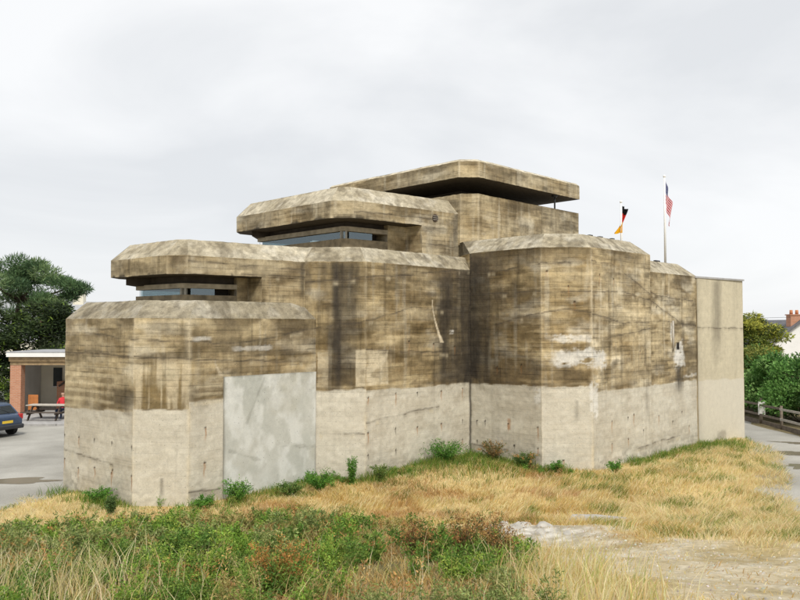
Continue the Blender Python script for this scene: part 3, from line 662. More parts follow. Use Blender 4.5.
# closed-up opening: rectangle of pale smooth render standing slightly proud of the front block's side wall
def plane_pt(A, B, u, off):
    A = np.array(A); B = np.array(B); t = (B - A) / np.linalg.norm(B - A); n_ = np.array([t[1], -t[0]]); return A + t * u + n_ * off
pt = Shell(); o = .035
def pq(u0, z0, u1, z1):
    a = plane_pt(A2, A3, u0, o); b = plane_pt(A2, A3, u1, o); pt.quad((*a, z0), (*b, z0), (*b, z1), (*a, z1), .036, 'PATCH', 7)
_old_paint = paint
def paint(fac, u, z, seed, uoff=0., ulen=9.):
    if fac != 'PATCH': return _old_paint(fac, u, z, seed, uoff, ulen)
    a = n2(u * 1.1, z * 1.1, 5, 4); b = n2(u * 2.4, z * 2.0, 6, 5); v = n2(u * 5, z * .9, 7, 3); f = n2(u * 12, z * 12, 8, 3)
    c = mixc(np.tile(np.array([.36, .375, .34]), (len(u), 1)), np.array([.45, .455, .415]), sstep(.35, .62, a))
    c = mixc(c, np.array([.62, .635, .615]), sstep(.47, .62, b * .75 + v * .25) * .85); c = mixc(c, np.array([.30, .285, .21]), sstep(.6, .75, n2(u * .9 + 4, z * 1.0, 9, 4)) * .5)
    c = mixc(c, np.array([.58, .585, .55]), np.full(len(u), .35)); ed = np.minimum(np.minimum(u, 3.3 - u), 3.41 - z) + (b - .5) * .08; c = mixc(c, np.array([.20, .19, .165]), sstep(.05, .0, ed) * .7); c = mixc(c, np.array([.62, .62, .58]), sstep(.16, .04, ed) * sstep(.5, .6, v) * .5)
    c = mixc(c, np.array([.66, .68, .67]), sstep(.72, .62, f) * sstep(.55, .7, a) * .4)
    for (x0, y0, x1, y1) in ((.75, 2.1, 1.35, 3.3), (.2, 1.35, 1.2, 1.0), (2.0, 1.3, 3.2, 1.15)):
        t = np.clip(((u - x0) * (x1 - x0) + (z - y0) * (y1 - y0)) / ((x1 - x0) ** 2 + (y1 - y0) ** 2), 0, 1)
        d = np.hypot(u - x0 - t * (x1 - x0), z - y0 - t * (y1 - y0)) + (n2(u * 5, z * 5, 10, 2) - .5) * .12
        c = mixc(c, np.array([.27, .27, .24]), np.exp(-(d / .03) ** 2) * .55)
    return np.clip(c, .02, .8)
pq(1.06, -.3, 4.36, 3.41)
for (ua, za, ub, zb_) in ((1.06, -.3, 1.06, 3.41), (1.06, 3.41, 4.36, 3.41), (4.36, 3.41, 4.36, -.3)):
    a = plane_pt(A2, A3, ua, -.02); b = plane_pt(A2, A3, ub, -.02); c_ = plane_pt(A2, A3, ub, o); d_ = plane_pt(A2, A3, ua, o)
    pt.quad((*a, za), (*b, zb_), (*c_, zb_), (*d_, za), .2, 'PATCH', 9)
po = pt.build('walled_up_opening', M['render_patch'], bunker); po['label'] = 'rectangle of pale grey mottled render closing an old opening'

# ---- observation posts: canopy slab, recessed ring of sill / lintel / glass, solid rear part
def ring(name, outer, w, z0, z1, mat, parent, closed=False):
    """band of thickness w along an open polyline (outer side on the right of travel)"""
    P = [np.array(p, float) for p in outer]; inn = []
    for i, p in enumerate(P):
        t0 = (P[i] - P[i - 1]) / np.linalg.norm(P[i] - P[i - 1]) if i > 0 else None
        t1 = (P[i + 1] - P[i]) / np.linalg.norm(P[i + 1] - P[i]) if i < len(P) - 1 else None
        t0 = t1 if t0 is None else t0; t1 = t0 if t1 is None else t1
        n0 = np.array([-t0[1], t0[0]]); n1 = np.array([-t1[1], t1[0]]); m_ = n0 + n1; m_ = m_ / np.linalg.norm(m_); inn.append(p + m_ * (w / max(.4, m_ @ n0)))
    bm = bmesh.new(); R = []
    for p, q in zip(P, inn): R.append([bm.verts.new((p[0], p[1], z0)), bm.verts.new((p[0], p[1], z1)), bm.verts.new((q[0], q[1], z1)), bm.verts.new((q[0], q[1], z0))])
    for a, b in zip(R[:-1], R[1:]):
        for k in range(4): bm.faces.new((a[k], b[k], b[(k + 1) % 4], a[(k + 1) % 4]))
    bm.faces.new(R[0][::-1]); bm.faces.new(R[-1])
    return bm_obj(name, bm, mat, parent)

M['sill'] = simple('sill_concrete', (.24, .195, .125), .95, var=.4, scale=4, bump=.5)
M['lintel'] = simple('lintel_concrete', (.34, .30, .225), .95, var=.3, scale=4, bump=.4)

def post(can, names, zf0, zf1, zt, zroof, zs, zl0, zl1, setb, uj, uring, seed, rt, glass_gaps):
    """uj: distance along the right side where the solid rear wall starts; uring: where the window ring ends"""
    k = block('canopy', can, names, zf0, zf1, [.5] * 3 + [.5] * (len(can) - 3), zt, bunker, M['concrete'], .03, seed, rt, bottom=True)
    cA, cB, cC, cD = (np.array(p, float) for p in can[:4]); td = (cD - cC) / np.linalg.norm(cD - cC)
    nin = np.array([-td[1], td[0]])
    ins = [np.array(p) for p in inset(can, [setb] * len(can))]
    # solid rear part behind the slit, its side flush with the canopy's fascia plane
    j = cC + td * uj + nin * .004; e = cD + nin * .004 + td * .35; back = cC + td * uj + nin * (setb + .05)
    w = Shell(); w.quad((*j, zroof - .6), (*e, zroof - .6), (*e, zf0), (*j, zf0), .03, names[2], seed, uoff=math.dist(can[0], can[1]) + math.dist(can[1], can[2]), lsh=uj)
    w.quad((*(back + td * -.12), zroof - .6), (*j, zroof - .6), (*j, zf0), (*(back + td * -.12), zf0), .05, '-', seed + 30)
    rw = ins[2] + td * (uring + .0)
    w.quad((*(rw), zroof - .6), (*(back - td * .12), zroof - .6), (*(back - td * .12), zf0), (*(rw), zf0), .05, '-', seed + 31)
    w.quad((*(rw + nin * 2.2), zroof - .6), (*rw, zroof - .6), (*rw, zf0), (*(rw + nin * 2.2), zf0), .2, '-', seed + 32)
    w.build('rear_wall', M['concrete'], bunker)
    left_end = ins[0]; lback = np.array(ins[-1]); lb2 = lback + (np.array(ins[-2]) - lback) * .45
    line = [lb2, lback, ins[0], ins[1], ins[2], rw]
    sl = empty('observation_slit', (0, 0, 0)); sl.parent = bunker
    ring('sill', line, .34, zroof - .5, zs, M['sill'], sl)
    ring('lintel', line, .34, zl0, zl1, M['lintel'], sl)
    up = [np.array(p) for p in inset(can, [setb + .22] * len(can))]
    ul = [up[-1] + (up[-2] - up[-1]) * .45, up[-1], up[0], up[1], up[2], up[2] + td * uring]
    ring('upper_wall', ul, .3, zl1 - .02, zf0 + .02, M['soffit'], sl)  # band above the lintel, with the canopy's shade painted into its colour
    gi = [np.array(p) for p in inset(can, [setb + .10] * len(can))]
    segs = [(gi[-1] + (gi[-2] - gi[-1]) * .45, gi[-1]), (gi[-1], gi[0]), (gi[0], gi[1]), (gi[1], gi[2]), (gi[2], gi[2] + td * uring)]
    for si, (a, b) in enumerate(segs):
        d = (b - a); L = np.linalg.norm(d); d = d / L
        for (g0, g1) in glass_gaps[si]:
            p = a + d * L * g0; q = a + d * L * g1; nn = np.array([-d[1], d[0]]) * .012
            bm = prism_bm([tuple(p), tuple(q), tuple(q + nn), tuple(p + nn)], zs - .01, zl0 + .01); bm_obj('glass_pane', bm, M['glass'], sl)
    # unseen dark box added behind the right hand panes so they look dark
    c0 = gi[2] + td * .15 + nin * .55; c1 = gi[2] + td * (uring + .1) + nin * .55
    bm_obj('added_dark_box', prism_bm([tuple(c0), tuple(c1), tuple(c1 + nin * .3), tuple(c0 + nin * .3)], zroof - .4, zl1), M['soffit'], sl)
    # end jamb of the window band and slim mullions
    for (si, f) in ((4, 1.0), (2, 1.0), (3, 1.0)):
        a, b = segs[si]; d = (b - a) / np.linalg.norm(b - a); p = a + (b - a) * f - d * .05 - np.array([-d[1], d[0]]) * .09
        bm = prism_bm([tuple(p), tuple(p + d * .06), tuple(p + d * .06 + np.array([-d[1], d[0]]) * .16), tuple(p + np.array([-d[1], d[0]]) * .16)], zs - .02, zl0 + .02)
        bm_obj('mullion', bm, M['lintel'] if si == 4 else M['rust_metal'], sl)
    return k

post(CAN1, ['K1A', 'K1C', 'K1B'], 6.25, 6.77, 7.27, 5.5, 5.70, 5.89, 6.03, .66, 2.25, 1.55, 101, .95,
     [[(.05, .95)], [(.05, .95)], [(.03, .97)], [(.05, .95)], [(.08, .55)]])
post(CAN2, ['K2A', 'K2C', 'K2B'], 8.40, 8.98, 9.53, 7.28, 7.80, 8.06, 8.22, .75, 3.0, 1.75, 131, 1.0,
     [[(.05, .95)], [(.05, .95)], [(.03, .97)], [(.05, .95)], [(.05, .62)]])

# round ventilation grille in the fascia of the upper canopy
vp = plane_pt(CAN2[2], CAN2[3], 3.62, .0); td = np.array(CAN2[3]) - np.array(CAN2[2]); td = td / np.linalg.norm(td)
bm = bmesh.new(); vz = 8.72
bmesh.ops.create_cone(bm, cap_ends=True, segments=20, radius1=.135, radius2=.135, depth=.05)
g = bm_obj('vent_grille', bm, M['grating'], bunker); g.rotation_euler = (math.pi / 2, 0, math.atan2(td[1], td[0])); g.location = (*vp, vz)
for k in (-.07, 0, .07):
    a = plane_pt(CAN2[2], CAN2[3], 3.62 - .12, .035); b = plane_pt(CAN2[2], CAN2[3], 3.62 + .12, .035)
    bar = beam('grille_bar', (*a, vz + k), (*b, vz + k), .02, .018, M['rust_metal'], bunker)
    bar.parent = g; bar.matrix_parent_inverse = g.matrix_basis.inverted()

# upper storey with open gap under the top slab
pv = Shell(); uo = 0.
for i, nm in enumerate(['VF', 'VC', 'VS', None, None, None, None]):
    a, b = PAV[i], PAV[(i + 1) % 7]; pv.quad((*a, 7.8), (*b, 7.8), (*b, 9.72), (*a, 9.72), .04 if nm else .5, nm or '-', 151, uoff=uo); uo += math.dist(a, b)
pv.ngon(PAV, 9.718); pv.build('upper_storey', M['concrete'], bunker)
uo = 0.; ts = Shell(); top = inset(SLAB, .10)
for i, nm in enumerate(['TF', 'TC', 'TS', None, None, None, None]):
    a, b = SLAB[i], SLAB[(i + 1) % 7]; ts.quad((*a, 10.33), (*b, 10.33), (*b, 10.93), (*a, 10.93), .04 if nm else .4, nm or '-', 171, uoff=uo); uo += math.dist(a, b)
    ts.quad((*a, 10.93), (*b, 10.93), (*top[(i + 1) % 7], 11.02), (*top[i], 11.02), .06, None, 181 + i, roof=True, tone=1.2)
ts.ngon(top, 11.016); ts.ngon(SLAB, 10.33, True, c=(.07, .058, .044)); ts.build('top_slab', M['concrete'], bunker)  # slab underside near black: its shade is painted into the colour
cp = [(-.6, 34.3), (2.5, 31.1), (4.0, 32.7), (2.6, 36.6), (1.4, 36.6)]
bm_obj('core_wall', prism_bm(cp, 9.71, 10.335), M['soffit'], bunker)  # core coloured near black to paint in the shade of the gap
tube('drain_pipe', [(6.55, 32.15, 10.34), (6.55, 32.15, 9.72)], [.035, .035], M['black_metal'], bunker)
tube('pipe_collar', [(6.55, 32.15, 10.335), (6.55, 32.15, 10.24)], [.14, .10], M['black_metal'], bunker)
# white flue and slot fittings on the side wall
sl4 = plane_pt(REAR[0], REAR[1], 2.46, .03)
tube('wall_pipe', [(*sl4, 3.85), (*sl4, 5.0)], [.045, .045], M['grey_wood'], bunker)

# small black floodlights along the roof edge
for (x, y, z, wdt, lab) in ((6.55, 26.2, 7.88, .2, 'small black floodlight on the main block roof farthest from the flags'), (7.02, 26.68, 7.88, .22, 'middle small black floodlight of the three on the main block roof'), (7.6, 27.25, 7.88, .18, 'small black floodlight on the main block roof beside the tricolour flag'), (9.95, 29.5, 7.28, .34, 'wide black floodlight at the foot of the tall white flag pole')):
    f = empty('roof_floodlight', (x, y, z), math.radians(45))
    tag(f, lab, 'floodlight', 'floodlights along the bunker roof')
    box('lamp_housing', (-wdt / 2, -.06, -.01, wdt / 2, .06, .06), M['black_metal'], f, .012); box('bracket', (-.03, -.03, -.02, .03, .03, .04), M['black_metal'], f)

# ------------------------------------------------------------------ flags
def flag(name, base, top, fly, hoist, colf, label, droop, lean):
    x, y, z = base; f = empty(name, base)
    tag(f, label, 'flag')
    tube('flag_pole', [(0, 0, -.05), (0, 0, top - z)], [.05, .034], M['metal_white'], f, 10)
    bm = bmesh.new(); bmesh.ops.create_uvsphere(bm, u_segments=10, v_segments=8, radius=.06); b = bm_obj('finial', bm, M['metal_white'], f, True); b.location = (0, 0, top - z + .05)
    ns, nt = 70, 46; s_, t_ = np.meshgrid(np.linspace(0, 1, ns), np.linspace(0, 1, nt)); s_ = s_.ravel(); t_ = t_.ravel()
    ph = s_ * 9 + t_ * 2.0
    X = .04 + s_ * fly * (.17 + lean * t_ ** 1.4) + .035 * np.sin(ph) * np.sqrt(s_); Yv = .10 * np.sin(ph * 1.35 + 1) * np.sqrt(s_) - .02
    Z = (top - z) - .12 - t_ * hoist * (1 - .12 * s_) - s_ * fly * droop + .03 * np.sin(ph * .8 + t_ * 4) * s_
    i = np.arange(ns * nt).reshape(nt, ns); F = np.stack([i[:-1, :-1].ravel(), i[:-1, 1:].ravel(), i[1:, 1:].ravel(), i[1:, :-1].ravel()], 1)
    mesh_np('cloth', np.stack([X, Yv, Z], 1), F, M['cloth'], f, colf(s_, t_), True)
M['cloth'] = foliage_mat('flag_cloth', .35)
def german(s_, t_):
    c = np.where((t_ < .27)[:, None], [.015, .014, .014], np.where((t_ < .58)[:, None], [.72, .045, .03], [.90, .52, .02])); return c
def stars(s_, t_):
    st = np.floor(t_ * 13).astype(int) % 2 == 0; c = np.where(st[:, None], [.60, .035, .06], [.82, .82, .82])
    cant = (s_ < .4) & (t_ < 7 / 13.); c = np.where(cant[:, None], [.035, .05, .19], c)
    q = ((s_ / .4 * 6) % 1 - .5) ** 2 + ((t_ / (7 / 13.) * 5) % 1 - .5) ** 2 < .05; return np.where((cant & q)[:, None], [.8, .8, .8], c)
flag('german_flag_on_pole', (9.17, 31.5, 7.27), 9.90, 1.35, 1.12, german, 'black red and gold striped flag hanging limp on a pole on the roof', .12, -.40)
flag('american_flag_on_pole', (10.83, 31.07, 7.27), 10.88, 1.5, .95, stars, 'red white and blue striped flag hanging limp on a tall white pole', .72, -.06)

# ------------------------------------------------------------------ shelter, picnic table, person, car on the left
sh = empty('brick_shelter', (-20.95, 41.0, .09))
tag(sh, 'open fronted shelter with brick pillar, white fascia and flat roof', 'shelter')
box('pillar', (.06, 0, 0, .64, .45, 2.82), M['brick'], sh)
box('beam', (.03, -.12, 2.82, 9.5, .30, 3.06), M['wood_beam'], sh)
box('lintel_board', (.06, -.02, 2.62, 9.5, .12, 2.815), M['wood_beam'], sh)
r = box('flat_roof', (-.05, -.32, 3.3, 9.6, 4.2, 3.34), M['slate'], sh)
box('fascia', (-.02, -.30, 3.065, 9.6, -.22, 3.295), M['white_paint'], sh)
box('side_fascia', (-.02, -.215, 3.065, .02, 4.2, 3.295), M['white_paint'], sh)
w = box('back_wall', (0, 3.2, 0, 9.5, 3.4, 3.05), M['cream_wall'], sh)
box('side_wall', (.05, .46, 0, .22, 3.19, 3.05), M['grey_wall'], sh)
box('ceiling', (.05, .32, 2.98, 9.5, 3.19, 3.06), M['grey_wall'], sh)
box('window', (.95, 3.14, 1.25, 1.45, 3.195, 2.3), M['car_glass'], sh)
box('window_frame', (.88, 3.16, 1.18, 1.52, 3.197, 1.245), M['white_paint'], sh)
box('door', (4.1, 3.13, 0, 5.0, 3.195, 2.4), M['dark_wood'], sh)
box('notice_board', (2.35, 3.12, 1.0, 3.6, 3.195, 1.95), M['poster'], sh)
box('brick_wall_stub', (1.45, 2.5, 0, 1.95, 3.12, 1.55), M['brick'], sh)
beam('stair_rail', (1.6, 2.42, 1.3), (2.55, 2.42, 1.95), .06, .10, M['dark_wood'], sh)
box('lower_brickwork', (1.97, 3.0, 0, 6.5, 3.118, .55), M['brick'], sh)
pn = empty('orange_display_panel', (-20.35, 41.9, .09)); tag(pn, 'small orange panel standing under the shelter roof', 'panel')
box('panel', (0, 0, .12, .55, .04, .95), M['orange_panel'], pn, .01)
for q in (.05, .45): box('foot', (q, -.12, 0, q + .05, .16, .12), M['dark_wood'], pn)

tb = empty('picnic_table', (-17.75, 38.7, .09), math.radians(-4)); tag(tb, 'dark wooden picnic table with attached benches beside the shelter', 'picnic table')
for k in range(5): box('tabletop_plank', (-1.0, -.37 + k * .15, .71, 1.0, -.37 + k * .15 + .14, .75), M['grey_wood'], tb, .006)
for sy in (-1, 1):
    for k in range(2): box('bench_plank', (-1.0, sy * .72 - .14 + k * .145, .40, 1.0, sy * .72 - .005 + k * .145, .44), M['dark_wood'], tb, .006)
for sx in (-.72, .72):
    for sy in (-1, 1): beam('leg', (sx, sy * .16, .70), (sx, sy * .66, 0), .05, .11, M['dark_wood'], tb)
    beam('cross_beam', (sx + .055, -.84, .36), (sx + .055, .84, .36), .05, .10, M['dark_wood'], tb); beam('top_bearer', (sx + .055, -.36, .67), (sx + .055, .36, .67), .05, .07, M['dark_wood'], tb)

# seated person in red at the end of the table (mostly hidden by the bunker)
def person(loc, rz):
    me = bpy.data.meshes.new('person'); ob = bpy.data.objects.new('person', me); C.objects.link(ob); ob.location = loc; ob.rotation_euler = (0, 0, rz)
    V = [(0, 0, .47, .15), (0, .02, .72, .145), (0, .05, .95, .155), (0, .06, 1.06, .07), (0, .05, 1.14, .06), (0, .02, 1.24, .095), (0, .02, 1.34, .085),
         (.17, .05, 1.0, .065), (.24, -.05, .76, .05), (.14, -.30, .74, .036), (.10, -.38, .745, .03), (-.17, .05, 1.0, .065), (-.24, -.05, .76, .05), (-.14, -.30, .74, .036), (-.10, -.38, .745, .03),
         (.10, -.04, .46, .095), (.12, -.44, .47, .075), (.12, -.44, .12, .05), (.12, -.56, .04, .04), (-.10, -.04, .46, .095), (-.12, -.44, .47, .075), (-.12, -.44, .12, .05), (-.12, -.56, .04, .04)]
    E_ = [(0, 1), (1, 2), (2, 3), (3, 4), (4, 5), (5, 6), (2, 7), (7, 8), (8, 9), (9, 10), (2, 11), (11, 12), (12, 13), (13, 14), (0, 15), (15, 16), (16, 17), (17, 18), (0, 19), (19, 20), (20, 21), (21, 22)]
    me.from_pydata([v[:3] for v in V], E_, []); sk = ob.modifiers.new('skin', 'SKIN'); ob.modifiers.new('sub', 'SUBSURF').levels = 2
    for i, v in enumerate(V): me.skin_vertices[0].data[i].radius = (v[3], v[3] * .85)
    me.skin_vertices[0].data[0].use_root = True
    dg = bpy.context.evaluated_depsgraph_get(); dg.update(); m2 = bpy.data.meshes.new_from_object(ob.evaluated_get(dg)); ob.modifiers.clear(); ob.data = m2
    m2.materials.clear()
    for m in (M['red_cloth'], M['denim'], M['skin'], M['hair']): m2.materials.append(m)
    for p in m2.polygons:
        x, y, z = p.center; p.use_smooth = True
        p.material_index = 3 if (z > 1.30 or (z > 1.2 and y > .05)) else 2 if z > 1.09 or (y < -.31 and z > .7) else 1 if z < .55 else 0
    return ob
pr = person((-17.36, 39.42, .06), 0); tag(pr, 'seated person in a red top at the picnic table', 'person')

def car():
    root = empty('parked_hatchback', (-18.75, 33.9, 0), math.radians(-24))
    tag(root, 'dark blue hatchback parked on the asphalt near the shelter', 'car')
    # cross-sections along x: rear at +x
    st = [(-2.0, .42, .62, .66, .60), (-1.85, .30, .70, .80, .74), (-1.2, .24, .84, .84, .78), (-.7, .22, .92, .85, .79), (.3, .22, .94, .85, .80), (1.2, .24, .96, .85, .80), (1.72, .28, .98, .83, .77), (1.93, .36, .92, .78, .70), (1.98, .44, .80, .74, .66)]
    bm = bmesh.new(); R = []
    for (x, zb, zt, wb, wt) in st:
        zm = (zb + zt) / 2; pr_ = [(-wb * .92, zb), (-wb, zm - .08), (-wb, zm + .08), (-wt, zt), (wt, zt), (wb, zm + .08), (wb, zm - .08), (wb * .92, zb)]
        R.append([bm.verts.new((x, a, z)) for a, z in pr_])
    for a, b in zip(R[:-1], R[1:]):
        for k in range(8): bm.faces.new((a[k], a[(k + 1) % 8], b[(k + 1) % 8], b[k]))
    bm.faces.new(R[0]); bm.faces.new(R[-1][::-1]); bmesh.ops.bevel(bm, geom=[e for e in bm.edges], offset=.02, segments=1, affect='EDGES')
    bm_obj('body', bm, M['car_paint'], root, True)
    bm = bmesh.new(); lo = [(-.75, .78), (1.74, .76)]; R = []
    for (x, z, w_) in ((-.85, .91, .76), (-.15, 1.36, .60), (.25, 1.43, .58), (1.15, 1.42, .57), (1.45, 1.36, .56), (1.78, .95, .72)):
        R.append([bm.verts.new((x, -w_, z)), bm.verts.new((x, w_, z)), bm.verts.new((min(max(x, -.8), 1.72), w_ + .04, .90)), bm.verts.new((min(max(x, -.8), 1.72), -w_ - .04, .90))])
    for a, b in zip(R[:-1], R[1:]):
        for k in range(4): bm.faces.new((a[k], a[(k + 1) % 4], b[(k + 1) % 4], b[k]))
    bm.faces.new(R[0]); bm.faces.new(R[-1][::-1]); bm_obj('roof_and_pillars', bm, M['car_paint'], root, False)
    # glazing: rear window and side windows sit 6 mm proud
    def pane(name, q):
        b2 = bmesh.new(); b2.faces.new([b2.verts.new(p) for p in q]); bmesh.ops.solidify(b2, geom=b2.faces[:], thickness=.006); bm_obj(name, b2, M['car_glass'], root)
    pane('rear_window', [(1.500, -.50, 1.315), (1.500, .50, 1.315), (1.762, .62, 1.0), (1.762, -.62, 1.0)])
    for sy in (-1, 1):
        pane('side_window', [(-.5, sy * .742, .98), (.28, sy * .745, .98), (.28, sy * .605, 1.36), (-.08, sy * .632, 1.33)]); pane('side_window', [(.36, sy * .745, .98), (1.45, sy * .735, .98), (1.28, sy * .60, 1.34), (.36, sy * .605, 1.37)])
        box('tail_light', (1.80, sy * .70 - .10, .72, 1.975, sy * .70 + .10, .95), M['tail_red'], root, .02)
        box('door_handle', (.2, sy * .845 - .015, .78, .36, sy * .845 + .015, .81), M['bumper'], root)
        for x in (-1.25, 1.28):
            bm = bmesh.new(); bmesh.ops.create_cone(bm, cap_ends=True, segments=24, radius1=.30, radius2=.30, depth=.20); t = bm_obj('wheel', bm, M['tyre'], root); t.rotation_euler = (math.pi / 2, 0, 0); t.location = (x, sy * .76, .30)
            bm = bmesh.new(); bmesh.ops.create_cone(bm, cap_ends=True, segments=20, radius1=.19, radius2=.17, depth=.03); q = bm_obj('rim', bm, M['rim'], t); q.location = (0, 0, -sy * .10)
    box('rear_bumper', (1.80, -.80, .33, 2.06, .80, .52), M['bumper'], root, .04)
    box('number_plate', (1.985, -.26, .60, 2.0, .26, .71), M['plate'], root)
    beam('rear_wiper', (1.64, 0.02, 1.16), (1.775, .28, 1.01), .015, .02, M['bumper'], root)
car()

# ------------------------------------------------------------------ vegetation builders
def leaves(P, D, length, width, col, up=None):
    """one folded leaf (2 tris) per point: P base, D unit direction, returns V,F,C"""
    n = len(P); r = rng.normal(size=(n, 3)); S = np.cross(D, r); S /= np.linalg.norm(S, axis=1)[:, None] + 1e-9
    L = np.asarray(length).reshape(-1, 1); W = np.asarray(width).reshape(-1, 1)
    V = np.stack([P, P + D * L * .5 + S * W * .5, P + D * L, P + D * L * .5 - S * W * .5], 1).reshape(-1, 3)
    F = np.arange(n * 4).reshape(n, 4); Cc = np.repeat(col, 4, 0); return V, F, Cc

def unit(v): return v / (np.linalg.norm(v, axis=1)[:, None] + 1e-9)

def clump_points(centres, radii, n):
    """points spread through (denser near the skin of) ellipsoidal clumps"""
    k = rng.integers(0, len(centres), n); d = unit(rng.normal(size=(n, 3))); r = rng.random(n) ** .45
    return centres[k] + d * radii[k] * r[:, None], d, r, k

def jitcol(base, n, v=.25):
    base = np.asarray(base); return np.clip(base * (1 + (rng.random((n, 1)) - .5) * 2 * v) * (1 + (rng.random((n, 3)) - .5) * .16), .004, .9)

def tree(name, base, trunk, clumps, n, ll, lw, pal, label, group=None, up=.25, flat=1.0, tr=.22, limbs=True):
    """clumps: list of (dx,dy,z,rx,ry,rz); pal: list of colours, picked per clump with noise"""
    t = empty(name, base); tag(t, label, 'tree' if 'tree' in name or 'pine' in name or 'cypress' in name else 'shrub', group)
    cl = np.array(clumps, float); cen = cl[:, :3]; rad = cl[:, 3:]
    top = cen[:, 2].max()
    tube('trunk', trunk, [tr * (1 - .75 * i / max(1, len(trunk) - 1)) for i in range(len(trunk))], M['bark'], t, 9)
    if limbs:
        tp = np.array(trunk)
        for q in range(0, len(cl), max(1, len(cl) // 9)):
            z0 = min(max(cen[q][2] - .8, tp[0][2] + .4), tp[-1][2]); i = np.argmin(abs(tp[:, 2] - z0)); a = tp[i]; b = cen[q]
            m_ = (a + b) / 2 + np.array([0, 0, -.15]); tube('limb', [tuple(a), tuple(m_), tuple(b)], [tr * .4, tr * .25, tr * .1], M['bark'], t, 6)
    P, d, r, k = clump_points(cen, rad, n)
    D = unit(d * .8 + rng.normal(size=(n, 3)) * .7 + np.array([0, 0, up])); D[:, 2] *= flat; D = unit(D)
    ck = rng.integers(0, len(pal), len(cl)); pc = np.array(pal)[ck][k]
    mix = rng.random(n) < .3; pc[mix] = np.array(pal)[rng.integers(0, len(pal), mix.sum())]
    col = jitcol(1, n) * pc
    V, F, Cc = leaves(P, D, ll * (.6 + .8 * rng.random(n)), lw * (.6 + .8 * rng.random(n)), col)
    mesh_np('crown', V, F, M['leaf'], t, Cc)
    return t

def rnd_clumps(n, cx, cy, z0, z1, R, r0, r1, fz=.6, shape=None):
    out = []
    for _ in range(n):
        z = z0 + (z1 - z0) * random.random(); f = (z - z0) / (z1 - z0); R2 = R * (shape(f) if shape else 1)
        a = random.random() * 2 * math.pi; q = R2 * math.sqrt(random.random()); r = r0 + (r1 - r0) * random.random()
        out.append((cx + math.cos(a) * q, cy + math.sin(a) * q, z, r, r, r * fz))
    return out

# pine on the left: wind shaped crown with open branch tips
pine_cl = rnd_clumps(27, 0, 0, 5.3, 8.8, 3.6, .55, 1.15, .5, lambda f: 1.08 - .42 * f)
pine_cl += [(3.0, -.6, 7.5, 1.0, .9, .45), (3.9, -.4, 7.35, .8, .8, .35), (4.5, -.4, 7.2, .6, .6, .32), (3.4, -.2, 6.6, .6, .6, .3), (2.3, -.8, 8.2, 1.0, .9, .5), (.3, -.5, 8.9, .9, .8, .45), (1.4, 0, 8.75, .8, .8, .4), (-2, 0, 8.4, 1, 1, .5), (3.0, -.4, 5.7, .5, .5, .25), (3.9, -.2, 6.9, .5, .5, .22)]
tree('pine_tree', (-25.2, 50, 0), [(0, 0, -.2), (.2, 0, 2.5), (-.1, .1, 4.6), (.3, 0, 6.5), (.4, 0, 8.2)], pine_cl, 27000, .32, .045, [(.10, .18, .075), (.14, .24, .10), (.07, .13, .06), (.20, .29, .12)], 'tall dark green pine with spreading crown behind the shelter', up=.6, tr=.32)
for (x, y, s_, lab) in ((-26.8, 47.0, 1.15, 'dark spreading conifer with lime green tips under the pine, left of the shelter pillar'), (-22.4, 47.4, 1.1, 'dark spreading conifer with lime green tips behind the shelter roof')):
    cl = rnd_clumps(44, 0, 0, .5, 5.4 * s_, 3.0, .8, 1.5, .4, lambda f: 1.1 - .6 * f)
    tree('cypress_tree', (x, y, 0), [(0, 0, -.2), (0, .1, 2), (.1, 0, 4.6 * s_)], cl, 26000, .26, .085, [(.03, .05, .02), (.04, .065, .022), (.20, .30, .05), (.045, .06, .028), (.07, .11, .035)], lab, up=.05, flat=.5, tr=.2)

# golden cypress and hedge shrubs on the right
cl = rnd_clumps(56, 0, 0, 1.0, 5.3, 2.0, .55, 1.1, .34, lambda f: 1.1 - .6 * f) + [(.1, 0, 5.2, .7, .7, .4), (-.6, -.3, 5.0, .7, .7, .35), (1.1, -.3, 4.6, .9, .8, .35), (-1.3, -.3, 4.7, .8, .8, .35), (1.6, -.3, 4.1, .9, .8, .3)]
tree('golden_cypress', (21.75, 47.5, 0), [(0, 0, -.2), (.1, 0, 2.4), (0, .1, 5.0)], cl, 34000, .24, .06, [(.36, .40, .055), (.48, .48, .085), (.17, .22, .045), (.09, .12, .035)], 'golden green cypress with layered branches behind the hedge', up=.1, flat=.5, tr=.2)
HP = [(.12, .27, .055), (.17, .35, .085), (.07, .17, .04), (.25, .42, .13)]
for (x, y, h, r_, lab, pal) in ((19.2, 43.5, 3.7, 1.9, 'yellowish green hedge shrub beside the corner of the bunker', [(.28, .30, .07), (.14, .24, .055), (.09, .19, .045)]), (19.6, 40.2, 3.5, 1.9, 'dense dark green hedge shrub behind the notice post', HP),
                            (19.8, 37.2, 3.3, 1.8, 'glossy mid green hedge shrub leaning over the fence', HP), (20.2, 34.4, 3.15, 1.9, 'bushy green hedge shrub with grey green shoots by the last fence post', [(.12, .24, .08), (.20, .32, .16), (.08, .17, .045)]),
                            (21.6, 43.0, 3.4, 1.7, 'tall leafy shrub in the second row behind the hedge', HP)):
    cl = rnd_clumps(26, 0, 0, .7, h - .5, r_, .5, .95, .75, lambda f: 1.0 - .35 * f)
    tree('hedge_shrub', (x, y, .05), [(0, 0, -.1), (.05, 0, 1.0), (0, .05, 2.2)], cl, 15000, .15, .085, pal, lab, 'hedge shrubs behind the fence', up=.3, tr=.10)

